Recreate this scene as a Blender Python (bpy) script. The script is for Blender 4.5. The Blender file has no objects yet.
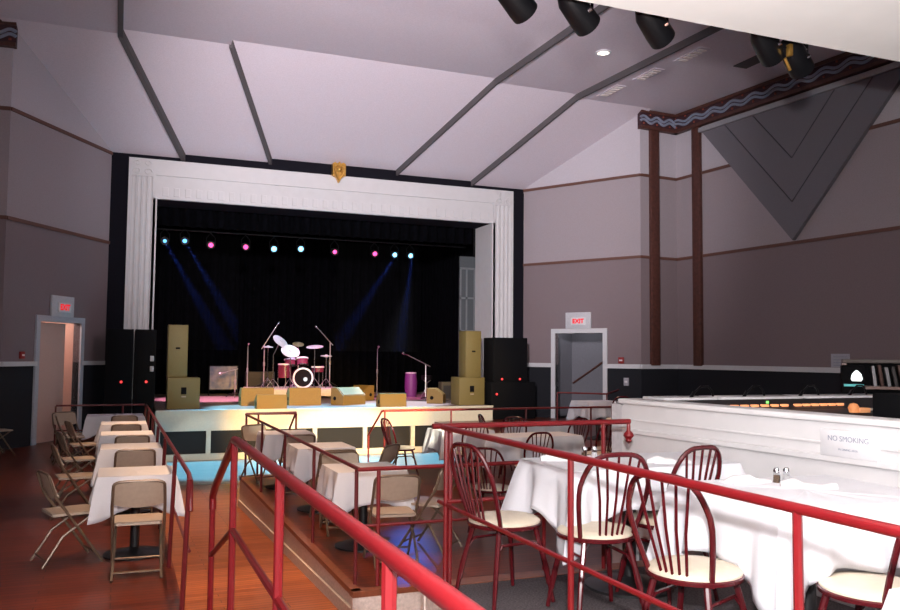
import bpy, bmesh, math, random
from mathutils import Vector, Matrix
C = bpy.context.scene.collection
S = bpy.context.scene
PI = math.pi
rnd = random.Random(7)

# ------------------------------------------------------------------ materials
def lin(c):
    return tuple((v/12.92 if v <= .04045 else ((v+.055)/1.055)**2.4) for v in c)
def rgb(r, g, b):
    return lin((r/255, g/255, b/255))
def mat(name, col, rough=.5, metal=0, spec=.5, noise=.08, scale=30, bump=0, emit=None, estr=0, trans=0, alpha=1):
    m = bpy.data.materials.new(name); m.use_nodes = True
    n = m.node_tree.nodes; l = m.node_tree.links; b = n['Principled BSDF']
    b.inputs['Roughness'].default_value = rough
    b.inputs['Metallic'].default_value = metal
    b.inputs['Specular IOR Level'].default_value = spec
    b.inputs['Base Color'].default_value = (*col, 1)
    if trans: b.inputs['Transmission Weight'].default_value = trans
    if emit:
        b.inputs['Emission Color'].default_value = (*emit, 1); b.inputs['Emission Strength'].default_value = estr
    if noise or bump:
        tc = n.new('ShaderNodeTexCoord'); nz = n.new('ShaderNodeTexNoise')
        nz.inputs['Scale'].default_value = scale; nz.inputs['Detail'].default_value = 4
        l.new(tc.outputs['Object'], nz.inputs['Vector'])
        if noise:
            r = n.new('ShaderNodeValToRGB')
            r.color_ramp.elements[0].position = .3; r.color_ramp.elements[1].position = .7
            r.color_ramp.elements[0].color = (*[max(0, c*(1-noise)) for c in col], 1)
            r.color_ramp.elements[1].color = (*[min(1, c*(1+noise)) for c in col], 1)
            l.new(nz.outputs['Fac'], r.inputs['Fac']); l.new(r.outputs['Color'], b.inputs['Base Color'])
        if bump:
            bp = n.new('ShaderNodeBump'); bp.inputs['Strength'].default_value = bump; bp.inputs['Distance'].default_value = .01
            l.new(nz.outputs['Fac'], bp.inputs['Height']); l.new(bp.outputs['Normal'], b.inputs['Normal'])
    return m

def wood_floor(name, c1, c2, cm, rough=.28, rot=0, bw=1.4, rh=.075):
    m = bpy.data.materials.new(name); m.use_nodes = True
    n = m.node_tree.nodes; l = m.node_tree.links; b = n['Principled BSDF']
    tc = n.new('ShaderNodeTexCoord'); mp = n.new('ShaderNodeMapping'); mp.inputs['Rotation'].default_value = (0, 0, rot)
    br = n.new('ShaderNodeTexBrick'); br.inputs['Scale'].default_value = 1
    br.inputs['Brick Width'].default_value = bw; br.inputs['Row Height'].default_value = rh
    br.inputs['Mortar Size'].default_value = .004; br.offset_frequency = 3; br.offset = .37
    br.inputs['Color1'].default_value = (*c1, 1); br.inputs['Color2'].default_value = (*c2, 1); br.inputs['Mortar'].default_value = (*cm, 1)
    l.new(tc.outputs['Object'], mp.inputs['Vector']); l.new(mp.outputs['Vector'], br.inputs['Vector'])
    mp2 = n.new('ShaderNodeMapping'); mp2.inputs['Scale'].default_value = (1.2, 22, 1); mp2.inputs['Rotation'].default_value = (0, 0, rot)
    l.new(tc.outputs['Object'], mp2.inputs['Vector'])
    nz = n.new('ShaderNodeTexNoise'); nz.inputs['Scale'].default_value = 2.5; nz.inputs['Detail'].default_value = 5
    l.new(mp2.outputs['Vector'], nz.inputs['Vector'])
    mx = n.new('ShaderNodeMix'); mx.data_type = 'RGBA'; mx.blend_type = 'MULTIPLY'; mx.inputs[0].default_value = .7
    r = n.new('ShaderNodeValToRGB'); r.color_ramp.elements[0].position = .3; r.color_ramp.elements[1].position = .75
    r.color_ramp.elements[0].color = (.45, .42, .4, 1); r.color_ramp.elements[1].color = (1.15, 1.1, 1.05, 1)
    l.new(nz.outputs['Fac'], r.inputs['Fac']); l.new(br.outputs['Color'], mx.inputs[6]); l.new(r.outputs['Color'], mx.inputs[7])
    l.new(mx.outputs[2], b.inputs['Base Color']); b.inputs['Roughness'].default_value = rough; b.inputs['Specular IOR Level'].default_value = .35
    return m

def band_wall(name, stops, scale=60):
    # painted wall: bands of paint that change colour at fixed heights (object z in metres)
    m = bpy.data.materials.new(name); m.use_nodes = True
    n = m.node_tree.nodes; l = m.node_tree.links; b = n['Principled BSDF']
    tc = n.new('ShaderNodeTexCoord'); sp = n.new('ShaderNodeSeparateXYZ'); l.new(tc.outputs['Object'], sp.inputs[0])
    mr = n.new('ShaderNodeMapRange'); mr.inputs['From Min'].default_value = -1; mr.inputs['From Max'].default_value = 9
    l.new(sp.outputs['Z'], mr.inputs['Value'])
    r = n.new('ShaderNodeValToRGB'); r.color_ramp.interpolation = 'CONSTANT'
    els = r.color_ramp.elements
    els[0].position = 0; els[0].color = (*stops[0][1], 1)
    els[1].position = (stops[1][0]+1)/10; els[1].color = (*stops[1][1], 1)
    for z, c in stops[2:]:
        e = els.new((z+1)/10); e.color = (*c, 1)
    l.new(mr.outputs[0], r.inputs['Fac'])
    nz = n.new('ShaderNodeTexNoise'); nz.inputs['Scale'].default_value = scale; nz.inputs['Detail'].default_value = 3
    l.new(tc.outputs['Object'], nz.inputs['Vector'])
    mx = n.new('ShaderNodeMix'); mx.data_type = 'RGBA'; mx.blend_type = 'OVERLAY'; mx.inputs[0].default_value = .18
    l.new(r.outputs['Color'], mx.inputs[6]); l.new(nz.outputs['Fac'], mx.inputs[7])
    l.new(mx.outputs[2], b.inputs['Base Color']); b.inputs['Roughness'].default_value = .85
    return m

M = {}
M['red'] = mat('red_paint', (.155, .0065, .009), .32, noise=.05)
M['maroon'] = mat('maroon_lacquer', (.075, .005, .008), .25, noise=.05)
M['cream'] = mat('cream_vinyl', (.62, .54, .42), .5, noise=.04)
M['cloth'] = mat('white_linen', (.69, .69, .73), .85, spec=.2, noise=.03, scale=200, bump=.05)
M['napkin'] = mat('white_napkin', (.76, .75, .76), .9, spec=.2, noise=.03)
M['tan'] = mat('tan_painted_steel', (.42, .33, .25), .45, noise=.05)
M['tanframe'] = mat('bronze_tube', (.16, .11, .075), .35, metal=.3, noise=.05)
M['blackiron'] = mat('black_iron', (.012, .011, .012), .45)
M['tabletop'] = mat('dark_tabletop', (.03, .018, .015), .4)
M['whitepaint'] = mat('white_paint', (.70, .685, .69), .6, noise=.03, scale=5)
M['trimwhite'] = mat('trim_white', (.62, .62, .64), .5, noise=.03)
M['plaster'] = mat('proscenium_plaster', (.58, .565, .57), .7, noise=.025, scale=5)
M['black'] = mat('black_stage_paint', (.009, .0085, .013), .9, spec=.1)
M['blackbox'] = mat('black_speaker_paint', (.005, .005, .006), .8, spec=.12)
M['grille'] = mat('speaker_grille', (.006, .006, .007), .9, spec=.1, noise=.5, scale=300)
M['yspeaker'] = mat('amber_tinted_cabinet', (.18, .138, .045), .6, noise=.15, scale=120)  # ochre: the amber stage light is mixed into the cabinet colour
M['monitor'] = mat('amber_tinted_monitor', (.20, .12, .026), .6, noise=.25, scale=150)  # dark cabinets, with the amber gel light painted into the colour
M['drape'] = mat('black_velour', (.002, .002, .0032), .95, spec=.05, noise=.4, scale=6)
M['ceil'] = mat('ceiling_texture', (.63, .555, .61), .95, spec=.1, noise=.06, scale=40, bump=.25)
M['ceiltrim'] = mat('ceiling_slot_shade', (.085, .075, .08), .8)
M['brown'] = mat('brown_wood_trim', (.085, .030, .022), .5, noise=.25, scale=12)
M['stripe'] = mat('brown_wall_stripe', (.13, .055, .04), .6)
M['grey'] = mat('grey_acoustic_panel', (.18, .17, .19), .95, spec=.1, noise=.08, scale=80)
M['greyline'] = mat('grey_panel_seam', (.075, .072, .082), .95)
M['gold'] = mat('gold_leaf', (.75, .42, .10), .3, metal=.9, noise=.25, scale=25)
M['frieze_blue'] = mat('frieze_blue', (.24, .27, .36), .7)
M['frieze_dark'] = mat('frieze_maroon', (.05, .018, .024), .7)
M['frieze_red'] = mat('frieze_red', (.24, .05, .03), .7)
M['carpet'] = mat('grey_carpet', (.10, .085, .09), .95, spec=.05, noise=.5, scale=90, bump=.3)
M['nosing'] = mat('oak_nosing', (.20, .06, .028), .35, noise=.2, scale=20)
M['fascia'] = mat('cream_fascia', (.62, .54, .48), .7, noise=.15, scale=40)
M['stagefront'] = mat('cream_stage_front', (.66, .62, .52), .65, noise=.04)
M['stageboards'] = mat('stage_boards', (.34, .26, .25), .5, noise=.2, scale=9)
M['vent'] = mat('dark_vent', (.009, .0085, .010), .8, noise=.3, scale=120)
M['chrome'] = mat('chrome', (.75, .75, .78), .15, metal=1, noise=0)
M['steel'] = mat('dull_steel', (.5, .5, .52), .35, metal=.8)
M['cymbal'] = mat('cymbal_bronze', (.42, .42, .38), .4, metal=.2, noise=.1, scale=40)
M['drumshell'] = mat('burgundy_drum_shell', (.13, .018, .04), .25, noise=.15)
M['drumhead'] = mat('white_drum_head', (.7, .7, .7), .6)
M['darkhead'] = mat('dark_drum_head', (.006, .005, .006), .7, spec=.1)
M['purple'] = mat('purple_lit_shell', (.16, .03, .17), .5)
M['riser'] = mat('riser_carpet', (.55, .47, .36), .9, noise=.1)
M['doortan'] = mat('tan_door_paint', (.62, .40, .33), .6, noise=.05, scale=50)
M['doorframe'] = mat('pale_door_frame', (.46, .48, .54), .5)
M['vestwall'] = mat('vestibule_wall', (.17, .17, .195), .8)
M['metalbody'] = mat('black_lamp_body', (.004, .004, .005), .4, spec=.25)
M['glass'] = mat('shaker_glass', (.92, .93, .95), .03, trans=1, noise=0); M['glass'].node_tree.nodes['Principled BSDF'].inputs['IOR'].default_value = 1.12
M['salt'] = mat('salt', (.85, .85, .86), .9)
M['pepper'] = mat('ground_pepper', (.18, .12, .085), .9, noise=.6, scale=400)
M['signplate'] = mat('sign_plate', (.73, .72, .74), .5, noise=.02)
M['greytext'] = mat('grey_lettering', (.30, .32, .40), .6, noise=0)
M['exitplate'] = mat('exit_box', (.55, .55, .58), .5)
M['exitred'] = mat('exit_letters', (.25, .005, .005), .8, spec=.1, noise=0, emit=(1, .015, .025), estr=.85)
M['ledred'] = mat('red_led', (.4, .02, .02), .5, noise=0, emit=(1, .05, .05), estr=1.6)
M['alarm'] = mat('alarm_red', (.30, .02, .02), .4)
M['console'] = mat('console_dark', (.03, .026, .028), .5)
M['consolewhite'] = mat('console_pale_top', (.62, .61, .63), .6)
M['btn'] = mat('lit_orange_button', (.6, .3, .15), .5, noise=0, emit=(1, .36, .14), estr=.9)
M['btngreen'] = mat('green_led', (.1, .5, .1), .5, noise=0, emit=(.3, 1, .2), estr=1.2)
M['btnwhite'] = mat('pale_fader', (.6, .5, .45), .5)
M['paper'] = mat('paper', (.42, .42, .48), .9)
M['screenglow'] = mat('screen_glow', (.8, .8, .8), .5, noise=0, emit=(.9, 1, .98), estr=1.4)
M['teal'] = mat('teal_strip', (.1, .4, .4), .5, noise=0, emit=(.1, .55, .55), estr=.5)
M['wood'] = mat('varnished_wood', (.16, .05, .025), .4, noise=.3, scale=15)
M['balcony'] = mat('balcony_white', (.84, .82, .80), .8, noise=.02, scale=4)
M['bulb'] = mat('downlight_bulb', (.9, .85, .8), .5, noise=0, emit=(1, .82, .68), estr=3)
M['lamp_blue'] = mat('lens_blue', (.1, .3, .6), .3, noise=0, emit=(.12, .45, 1), estr=2.2)
M['lamp_cyan'] = mat('lens_cyan', (.1, .4, .6), .3, noise=0, emit=(.25, .7, 1), estr=3)
M['lamp_pink'] = mat('lens_pink', (.6, .1, .3), .3, noise=0, emit=(1, .08, .32), estr=1.8)
M['picture'] = None
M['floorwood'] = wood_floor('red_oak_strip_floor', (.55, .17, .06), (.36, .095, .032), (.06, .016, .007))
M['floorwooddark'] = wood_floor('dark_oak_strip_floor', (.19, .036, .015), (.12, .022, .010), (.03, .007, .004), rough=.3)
M['dancefloor'] = wood_floor('pale_dance_floor', (.42, .36, .30), (.38, .33, .28), (.25, .2, .16), rough=.3)
MW = rgb
M['wallR'] = band_wall('striped_paint_wall', [(-1, (.007, .008, .013)), (1.17, (.215, .165, .175)), (3.95, (.345, .295, .315)), (6.05, (.50, .46, .50))])
M['wallL'] = M['wallR']

# picture on stage: procedural blurry landscape
def picture_mat():
    m = bpy.data.materials.new('blurred_picture'); m.use_nodes = True
    n = m.node_tree.nodes; l = m.node_tree.links; b = n['Principled BSDF']
    tc = n.new('ShaderNodeTexCoord'); nz = n.new('ShaderNodeTexNoise'); nz.inputs['Scale'].default_value = 3.5
    l.new(tc.outputs['Object'], nz.inputs['Vector']); r = n.new('ShaderNodeValToRGB')
    r.color_ramp.elements[0].position = .35; r.color_ramp.elements[0].color = (.06, .08, .14, 1)
    r.color_ramp.elements[1].position = .65; r.color_ramp.elements[1].color = (.24, .21, .22, 1)
    l.new(nz.outputs['Fac'], r.inputs['Fac']); l.new(r.outputs['Color'], b.inputs['Base Color']); return m
M['picture'] = picture_mat()

# ------------------------------------------------------------------ mesh helpers
class MB:
    def __init__(s): s.bm = bmesh.new()
    def box(s, x0, x1, y0, y1, z0, z1, bevel=0, mtx=None):
        g = bmesh.ops.create_cube(s.bm, size=1)
        vs = g['verts']
        for v in vs:
            v.co = Vector(((x0+x1)/2+v.co.x*(x1-x0), (y0+y1)/2+v.co.y*(y1-y0), (z0+z1)/2+v.co.z*(z1-z0)))
        if bevel:
            es = list({e for v in vs for e in v.link_edges})
            r = bmesh.ops.bevel(s.bm, geom=es, offset=bevel, segments=2, affect='EDGES', profile=.5)
            vs = list({v for f in r['faces'] for v in f.verts} | {v for v in vs if v.is_valid})
        if mtx:
            for v in vs: v.co = mtx @ v.co
        return s
    def tube(s, pts, r, n=8, closed=False, cap=True, flat=1.0):
        pts = [Vector(p) for p in pts]; N = len(pts); rings = []
        rr = r if isinstance(r, (list, tuple)) else [r]*N
        up = None
        for i, p in enumerate(pts):
            if closed: t = (pts[(i+1) % N]-pts[i-1]).normalized()
            else:
                a = pts[max(0, i-1)]; b = pts[min(N-1, i+1)]; t = (b-a).normalized()
            if up is None:
                up = Vector((0, 0, 1)) if abs(t.z) < .9 else Vector((1, 0, 0))
            u = (up-t*up.dot(t))
            if u.length < 1e-4: u = t.orthogonal()
            u.normalize(); w = t.cross(u); up = u
            k = 1.0
            if 0 < i < N-1 and not closed:
                d = (pts[i]-pts[i-1]).normalized().dot((pts[i+1]-pts[i]).normalized())
                k = min(1.5, 1/max(.5, math.sqrt(max(.05, (1+d)/2))))
            rings.append([s.bm.verts.new(p+(u*math.cos(2*PI*j/n)*k+w*math.sin(2*PI*j/n)*flat)*rr[i]) for j in range(n)])
        m = N if closed else N-1
        for i in range(m):
            A = rings[i]; B = rings[(i+1) % N]
            for j in range(n): s.bm.faces.new((A[j], A[(j+1) % n], B[(j+1) % n], B[j]))
        if cap and not closed:
            s.bm.faces.new(list(reversed(rings[0]))); s.bm.faces.new(rings[-1])
        return s
    def lathe(s, prof, n=24, mtx=None, cap=True):
        mtx = mtx or Matrix(); rings = []
        for r, z in prof:
            if r < 1e-5: rings.append([s.bm.verts.new(mtx @ Vector((0, 0, z)))])
            else: rings.append([s.bm.verts.new(mtx @ Vector((r*math.cos(2*PI*j/n), r*math.sin(2*PI*j/n), z))) for j in range(n)])
        for A, B in zip(rings, rings[1:]):
            for j in range(n):
                k = (j+1) % n
                if len(A) == 1 and len(B) == 1: continue
                if len(A) == 1: s.bm.faces.new((A[0], B[k], B[j]))
                elif len(B) == 1: s.bm.faces.new((A[j], A[k], B[0]))
                else: s.bm.faces.new((A[j], A[k], B[k], B[j]))
        if cap and len(rings[0]) > 1: s.bm.faces.new(list(reversed(rings[0])))
        if cap and len(rings[-1]) > 1: s.bm.faces.new(rings[-1])
        return s
    def prism(s, poly, z0, z1, mtx=None):
        mtx = mtx or Matrix()
        a = [s.bm.verts.new(mtx @ Vector((x, y, z0))) for x, y in poly]
        b = [s.bm.verts.new(mtx @ Vector((x, y, z1))) for x, y in poly]
        s.bm.faces.new(list(reversed(a))); s.bm.faces.new(b); n = len(poly)
        for i in range(n): s.bm.faces.new((a[i], a[(i+1) % n], b[(i+1) % n], b[i]))
        return s
    def hexa(s, b, t):
        # solid from bottom quad and top quad (lists of 4 points)
        B = [s.bm.verts.new(Vector(p)) for p in b]; T = [s.bm.verts.new(Vector(p)) for p in t]
        s.bm.faces.new(list(reversed(B))); s.bm.faces.new(T)
        for i in range(4): s.bm.faces.new((B[i], B[(i+1) % 4], T[(i+1) % 4], T[i]))
        return s
    def build(s, name, m, parent=None, loc=(0, 0, 0), rz=0, smooth=True):
        bmesh.ops.recalc_face_normals(s.bm, faces=s.bm.faces)
        me = bpy.data.meshes.new(name); s.bm.to_mesh(me); s.bm.free()
        if m: me.materials.append(m)
        if smooth:
            me.polygons.foreach_set('use_smooth', [True]*len(me.polygons))
            try: me.set_sharp_from_angle(angle=math.radians(38))
            except Exception: pass
        o = bpy.data.objects.new(name, me); C.objects.link(o)
        if parent: o.parent = parent
        o.location = loc; o.rotation_euler = (0, 0, rz)
        return o

def tag(o, label, cat, group=None, kind=None):
    if label: o['label'] = label
    if cat: o['category'] = cat
    if group: o['group'] = group
    if kind: o['kind'] = kind
    return o
def thing(name, label, cat, loc=(0, 0, 0), rz=0, group=None):
    o = bpy.data.objects.new(name, None); C.objects.link(o); o.empty_display_size = .1
    o.location = loc; o.rotation_euler = (0, 0, rz)
    return tag(o, label, cat, group)
def struct(o): o['kind'] = 'structure'; return o
def dup(root, loc, rz=0, label=None, group=None):
    def rec(o, par):
        c = o.copy(); C.objects.link(c)
        if par: c.parent = par
        for ch in [x for x in bpy.data.objects if x.parent == o]: rec(ch, c)
        return c
    kids = {}
    r = rec(root, None); r.location = loc; r.rotation_euler = (0, 0, rz)
    if label: r['label'] = label
    if group: r['group'] = group
    return r
def text(body, size, m, parent=None, mtx=None, name='lettering', ext=.001, align='CENTER', bold=0):
    cu = bpy.data.curves.new(name, 'FONT'); cu.body = body; cu.size = size; cu.extrude = ext
    cu.offset = bold; cu.align_x = align; cu.align_y = 'CENTER'
    t = bpy.data.objects.new(name, cu); C.objects.link(t)
    dg = bpy.context.evaluated_depsgraph_get(); dg.update()
    me = bpy.data.meshes.new_from_object(t.evaluated_get(dg))
    bpy.data.objects.remove(t); bpy.data.curves.remove(cu)
    me.name = name; me.materials.clear(); me.materials.append(m)
    if mtx: me.transform(mtx)
    o = bpy.data.objects.new(name, me); C.objects.link(o)
    if parent: o.parent = parent
    return o
def R(a): return math.radians(a)

# ------------------------------------------------------------------ room geometry
XC = 5.08; HW = 5.37; YS = 20.72          # centre line, half width of the stage wall, its distance
RAMP0, RAMPK = -.47, -.0335
def ramp_z(y): return RAMP0 + RAMPK*y      # the aisle falls towards the stage
ZM = -.45                                  # middle and left terraces
ZD = -1.0                                  # dance floor

# walls (solid slabs standing behind their visible face)
def wall_seg(name, a, b, z0, z1, m, th=.15, z1b=None, out=1):
    a = Vector((a[0], a[1], 0)); b = Vector((b[0], b[1], 0)); d = (b-a).normalized(); n = Vector((-d.y, d.x, 0))*th*out
    z1b = z1 if z1b is None else z1b
    mb = MB()
    mb.hexa([(a.x, a.y, z0), (b.x, b.y, z0), (b.x+n.x, b.y+n.y, z0), (a.x+n.x, a.y+n.y, z0)],
            [(a.x, a.y, z1), (b.x, b.y, z1b), (b.x+n.x, b.y+n.y, z1b), (a.x+n.x, a.y+n.y, z1)])
    return mb
def lerp2(a, b, t): return (a[0]+(b[0]-a[0])*t, a[1]+(b[1]-a[1])*t)

cR = (10.45, 20.72); eR = (12.22, 17.66); iR = (13.42, 17.78); fR = (15.2, -2.0)
cL = (-.29, 20.72); eL = (-2.06, 17.66); iL = (-3.26, 17.78); fL = (-5.0, -2.0)
kR = 8.7
def splay(name, c, e, t0, t1, m, sgn):
    # wall with a door opening between fractions t0 and t1 (door top 2.03)
    L = math.hypot(e[0]-c[0], e[1]-c[1]); out = sgn
    objs = MB()
    def seg(ta, tb, z0, za, zb):
        a = lerp2(c, e, ta); b = lerp2(c, e, tb)
        d = Vector((b[0]-a[0], b[1]-a[1], 0)).normalized(); n = Vector((-d.y, d.x, 0))*.15*out
        objs.hexa([(a[0], a[1], z0), (b[0], b[1], z0), (b[0]+n.x, b[1]+n.y, z0), (a[0]+n.x, a[1]+n.y, z0)],
                  [(a[0], a[1], za), (b[0], b[1], zb), (b[0]+n.x, b[1]+n.y, zb), (a[0]+n.x, a[1]+n.y, za)])
    top = lambda t: 6.3+1.6*t
    seg(0, t0, -1.2, top(0), top(t0)); seg(t1, 1, -1.2, top(t1), top(1)); seg(t0, t1, 2.03, top(t0), top(t1))
    return struct(objs.build(name, m, smooth=False))
LS = math.hypot(eR[0]-cR[0], eR[1]-cR[1])
tR0 = (10.97-10.45)/1.77; tR1 = (11.69-10.45)/1.77
tL0 = (.80-.29)/1.77; tL1 = (1.51-.29)/1.77
splay('wall_right_splay', cR, eR, tR0, tR1, M['wallR'], 1)
splay('wall_left_splay', cL, eL, tL0, tL1, M['wallR'], -1)
struct(wall_seg('w', eR, iR, -1.2, 7.95, M['wallR'], out=1).build('wall_right_return', M['wallR'], smooth=False))
struct(wall_seg('w', iR, fR, -1.2, 7.95, M['wallR'], out=1).build('wall_right', M['wallR'], smooth=False))
struct(wall_seg('w', eL, iL, -1.2, 7.95, M['wallR'], out=-1).build('wall_left_return', M['wallR'], smooth=False))
struct(wall_seg('w', iL, fL, -1.2, 7.95, M['wallR'], out=-1).build('wall_left', M['wallR'], smooth=False))
struct(MB().box(-5.2, 15.4, -2.2, -2.0, -1.2, 8.1).build('wall_back', M['wallR'], smooth=False))

# stage wall: black, with the proscenium opening
mb = MB()
mb.box(-.29, .72, 20.74, 20.95, -1.2, 6.45); mb.box(9.44, 10.45, 20.74, 20.95, -1.2, 6.45); mb.box(.72, 9.44, 20.74, 20.95, 5.05, 6.45)
struct(mb.build('wall_front', M['black'], smooth=False))

# wall stripes and dado rail
n = [0]
def trim(mb, m, smooth=False):
    n[0] += 1
    return struct(mb.build('trim_%d' % n[0], m, smooth=smooth))
def strip(path, z, h, d, m, sgn):
    mb = MB()
    for a, b in zip(path, path[1:]):
        v = Vector((b[0]-a[0], b[1]-a[1], 0)).normalized(); q = Vector((-v.y, v.x, 0))*(-d*sgn)
        mb.hexa([(a[0], a[1], z-h/2), (b[0], b[1], z-h/2), (b[0]+q.x, b[1]+q.y, z-h/2), (a[0]+q.x, a[1]+q.y, z-h/2)],
                [(a[0], a[1], z+h/2), (b[0], b[1], z+h/2), (b[0]+q.x, b[1]+q.y, z+h/2), (a[0]+q.x, a[1]+q.y, z+h/2)])
    return trim(mb, m)
for z in (3.95, 6.05):
    strip([cR, eR, iR, fR], z, .07, .03, M['stripe'], 1)
    strip([cL, eL, iL, fL], z, .07, .03, M['stripe'], -1)
strip([cR, lerp2(cR, eR, tR0-.02)], 1.17, .11, .05, M['trimwhite'], 1)
strip([lerp2(cR, eR, tR1+.02), eR, iR, fR], 1.17, .11, .05, M['trimwhite'], 1)
strip([cL, lerp2(cL, eL, tL0-.02)], 1.17, .09, .05, M['trimwhite'], -1)
strip([lerp2(cL, eL, tL1+.02), eL, iL, fL], 1.17, .09, .05, M['trimwhite'], -1)

# ceiling: five stepped panels, sloped above the stage then flat
SL = .5; YK = 17.45
off = [0, .1, .2, .1, 0]
st = [-.6, 1.30, 3.38, 6.70, 8.86, 10.8]      # edges at the stage wall
kk = [-6, -.16, 1.98, 8.07, 10.26, 16]        # edges at the kink
ff = [-6, -.16, 1.98, 8.30, 11.3, 16]         # edges above the seats (y = 0)
def zc(y, o): return 6.1+SL*(20.72-y)+o
for i in range(5):
    mb = MB(); zk = zc(YK, off[i]); z0 = zc(20.9, off[i])
    a0, a1 = st[i], st[i+1]; b0, b1 = kk[i], kk[i+1]; c0, c1 = ff[i], ff[i+1]
    if i == 0: b0 = -2.3
    if i == 4: b1 = 12.45
    mb.hexa([(a0, 20.9, z0), (a1, 20.9, z0), (b1, YK, zk), (b0, YK, zk)],
            [(a0, 20.9, z0+.3), (a1, 20.9, z0+.3), (b1, YK, zk+.3), (b0, YK, zk+.3)])
    b0, b1 = kk[i], kk[i+1]
    yb = 18.0 if i in (0, 4) else YK
    if i == 0:
        mb.hexa([(-6, 18, zk), (-2.0, 18, zk), (-2.0, YK, zk), (-6, YK, zk)], [(-6, 18, zk+.3), (-2.0, 18, zk+.3), (-2.0, YK, zk+.3), (-6, YK, zk+.3)])
    if i == 4:
        mb.hexa([(12.1, 18, zk), (16, 18, zk), (16, YK, zk), (12.1, YK, zk)], [(12.1, 18, zk+.3), (16, 18, zk+.3), (16, YK, zk+.3), (12.1, YK, zk+.3)])
    mb.hexa([(b0, YK, zk), (b1, YK, zk), (c1, -2.2, zk), (c0, -2.2, zk)],
            [(b0, YK, zk+.3), (b1, YK, zk+.3), (c1, -2.2, zk+.3), (c0, -2.2, zk+.3)])
    struct(mb.build('ceiling' if i == 0 else 'ceiling.%03d' % i, M['ceil'], smooth=False))
# dark strips along the steps, painted for the shade in the slots
def slot_shade_strip(pts, w=.085, h=.07):
    mb = MB()
    for (ax, ay, az), (bx, by, bz) in zip(pts, pts[1:]):
        mb.hexa([(ax-w/2, ay, az-h), (ax+w/2, ay, az-h), (bx+w/2, by, bz-h), (bx-w/2, by, bz-h)],
                [(ax-w/2, ay, az+.12), (ax+w/2, ay, az+.12), (bx+w/2, by, bz+.12), (bx-w/2, by, bz+.12)])
    trim(mb, M['ceiltrim'])
slot_shade_strip([(st[1], 20.72, zc(20.72, 0)), (kk[1], YK, zc(YK, 0)), (ff[1], -2, zc(YK, 0))], .10)
slot_shade_strip([(st[2], 20.72, zc(20.72, .1)), (kk[2], YK, zc(YK, .1))], .075)
slot_shade_strip([(st[3], 20.72, zc(20.72, .1)), (kk[3], YK, zc(YK, .1)), (ff[3], -2, zc(YK, .1))], .055, .05)
slot_shade_strip([(st[4], 20.72, zc(20.72, 0)), (kk[4], YK, zc(YK, 0)), (ff[4], -2, zc(YK, 0))], .055, .05)

# balcony over the camera, its white underside
struct(MB().box(-5.1, 15.3, -2.0, 3.97, 3.4, 3.62).build('balcony_soffit', M['balcony'], smooth=False))

# floors
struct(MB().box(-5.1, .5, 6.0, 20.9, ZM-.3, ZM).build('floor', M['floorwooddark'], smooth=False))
mb = MB(); ya, yb = -2, 16.0
mb.hexa([(-5.1 if 0 else .5, ya, -1.3), (1.8, ya, -1.3), (1.8, yb, -1.3), (.5, yb, -1.3)], [(.5, ya, ramp_z(ya)), (1.8, ya, ramp_z(ya)), (1.8, yb, ramp_z(yb)), (.5, yb, ramp_z(yb))])
mb.hexa([(-5.1, 4.5, -1.3), (.5, 4.5, -1.3), (.5, 6.0, -1.3), (-5.1, 6.0, -1.3)], [(-5.1, 4.5, ramp_z(4.5)), (.5, 4.5, ramp_z(4.5)), (.5, 6.0, ramp_z(6)), (-5.1, 6.0, ramp_z(6))])
mb.hexa([(1.8, 4.9, -1.3), (3.95, 4.9, -1.3), (3.95, 6.45, -1.3), (1.8, 6.45, -1.3)], [(1.8, 4.9, ramp_z(4.9)), (3.95, 4.9, ramp_z(4.9)), (3.95, 6.45, ramp_z(6.45)), (1.8, 6.45, ramp_z(6.45))])
struct(mb.build('floor.001', M['floorwood'], smooth=False))
struct(MB().box(1.8, 7.4, 13.05, 16.0, ZD-.3, ZD-.005).build('floor.008', M['floorwood'], smooth=False))
struct(MB().box(.5, 11.5, 16.0, 20.6, ZD-.3, ZD).build('floor.002', M['dancefloor'], smooth=False))
struct(MB().box(-5.1, .56, -2, 4.5, -1.3, 0).build('floor.003', M['carpet'], smooth=False))
struct(MB().box(1.84, 15.2, -2, 4.86, -1.3, 0).build('floor.004', M['carpet'], smooth=False))
struct(MB().box(3.95, 15.2, 4.86, 6.3, -1.3, 0).build('floor.005', M['carpet'], smooth=False))
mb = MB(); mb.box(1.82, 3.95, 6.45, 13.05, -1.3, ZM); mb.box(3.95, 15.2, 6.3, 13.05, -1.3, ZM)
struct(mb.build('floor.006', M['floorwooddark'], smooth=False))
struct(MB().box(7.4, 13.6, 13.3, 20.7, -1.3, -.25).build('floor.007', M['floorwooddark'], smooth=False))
# terrace fascias with oak nosing and a skirting strip that follows the ramp
def fascia(x, y0, y1, ztop):
    mb = MB(); mb.hexa([(x-.03, y0, -1.25), (x, y0, -1.25), (x, y1, -1.25), (x-.03, y1, -1.25)], [(x-.03, y0, ztop-.04), (x, y0, ztop-.04), (x, y1, ztop-.04), (x-.03, y1, ztop-.04)])
    trim(mb, M['fascia'])
    mb = MB(); mb.hexa([(x-.05, y0, ramp_z(y0)-.05), (x-.03, y0, ramp_z(y0)-.05), (x-.03, y1, ramp_z(y1)-.05), (x-.05, y1, ramp_z(y1)-.05)],
                       [(x-.05, y0, ramp_z(y0)+.1), (x-.03, y0, ramp_z(y0)+.1), (x-.03, y1, ramp_z(y1)+.1), (x-.05, y1, ramp_z(y1)+.1)])
    trim(mb, M['fascia'])
    trim(MB().box(x-.045, x+.03, y0, y1, ztop-.04, ztop+.004), M['nosing'])
fascia(1.80, 6.42, 13.05, ZM)
fascia(1.82, -1, 4.88, 0)
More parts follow.
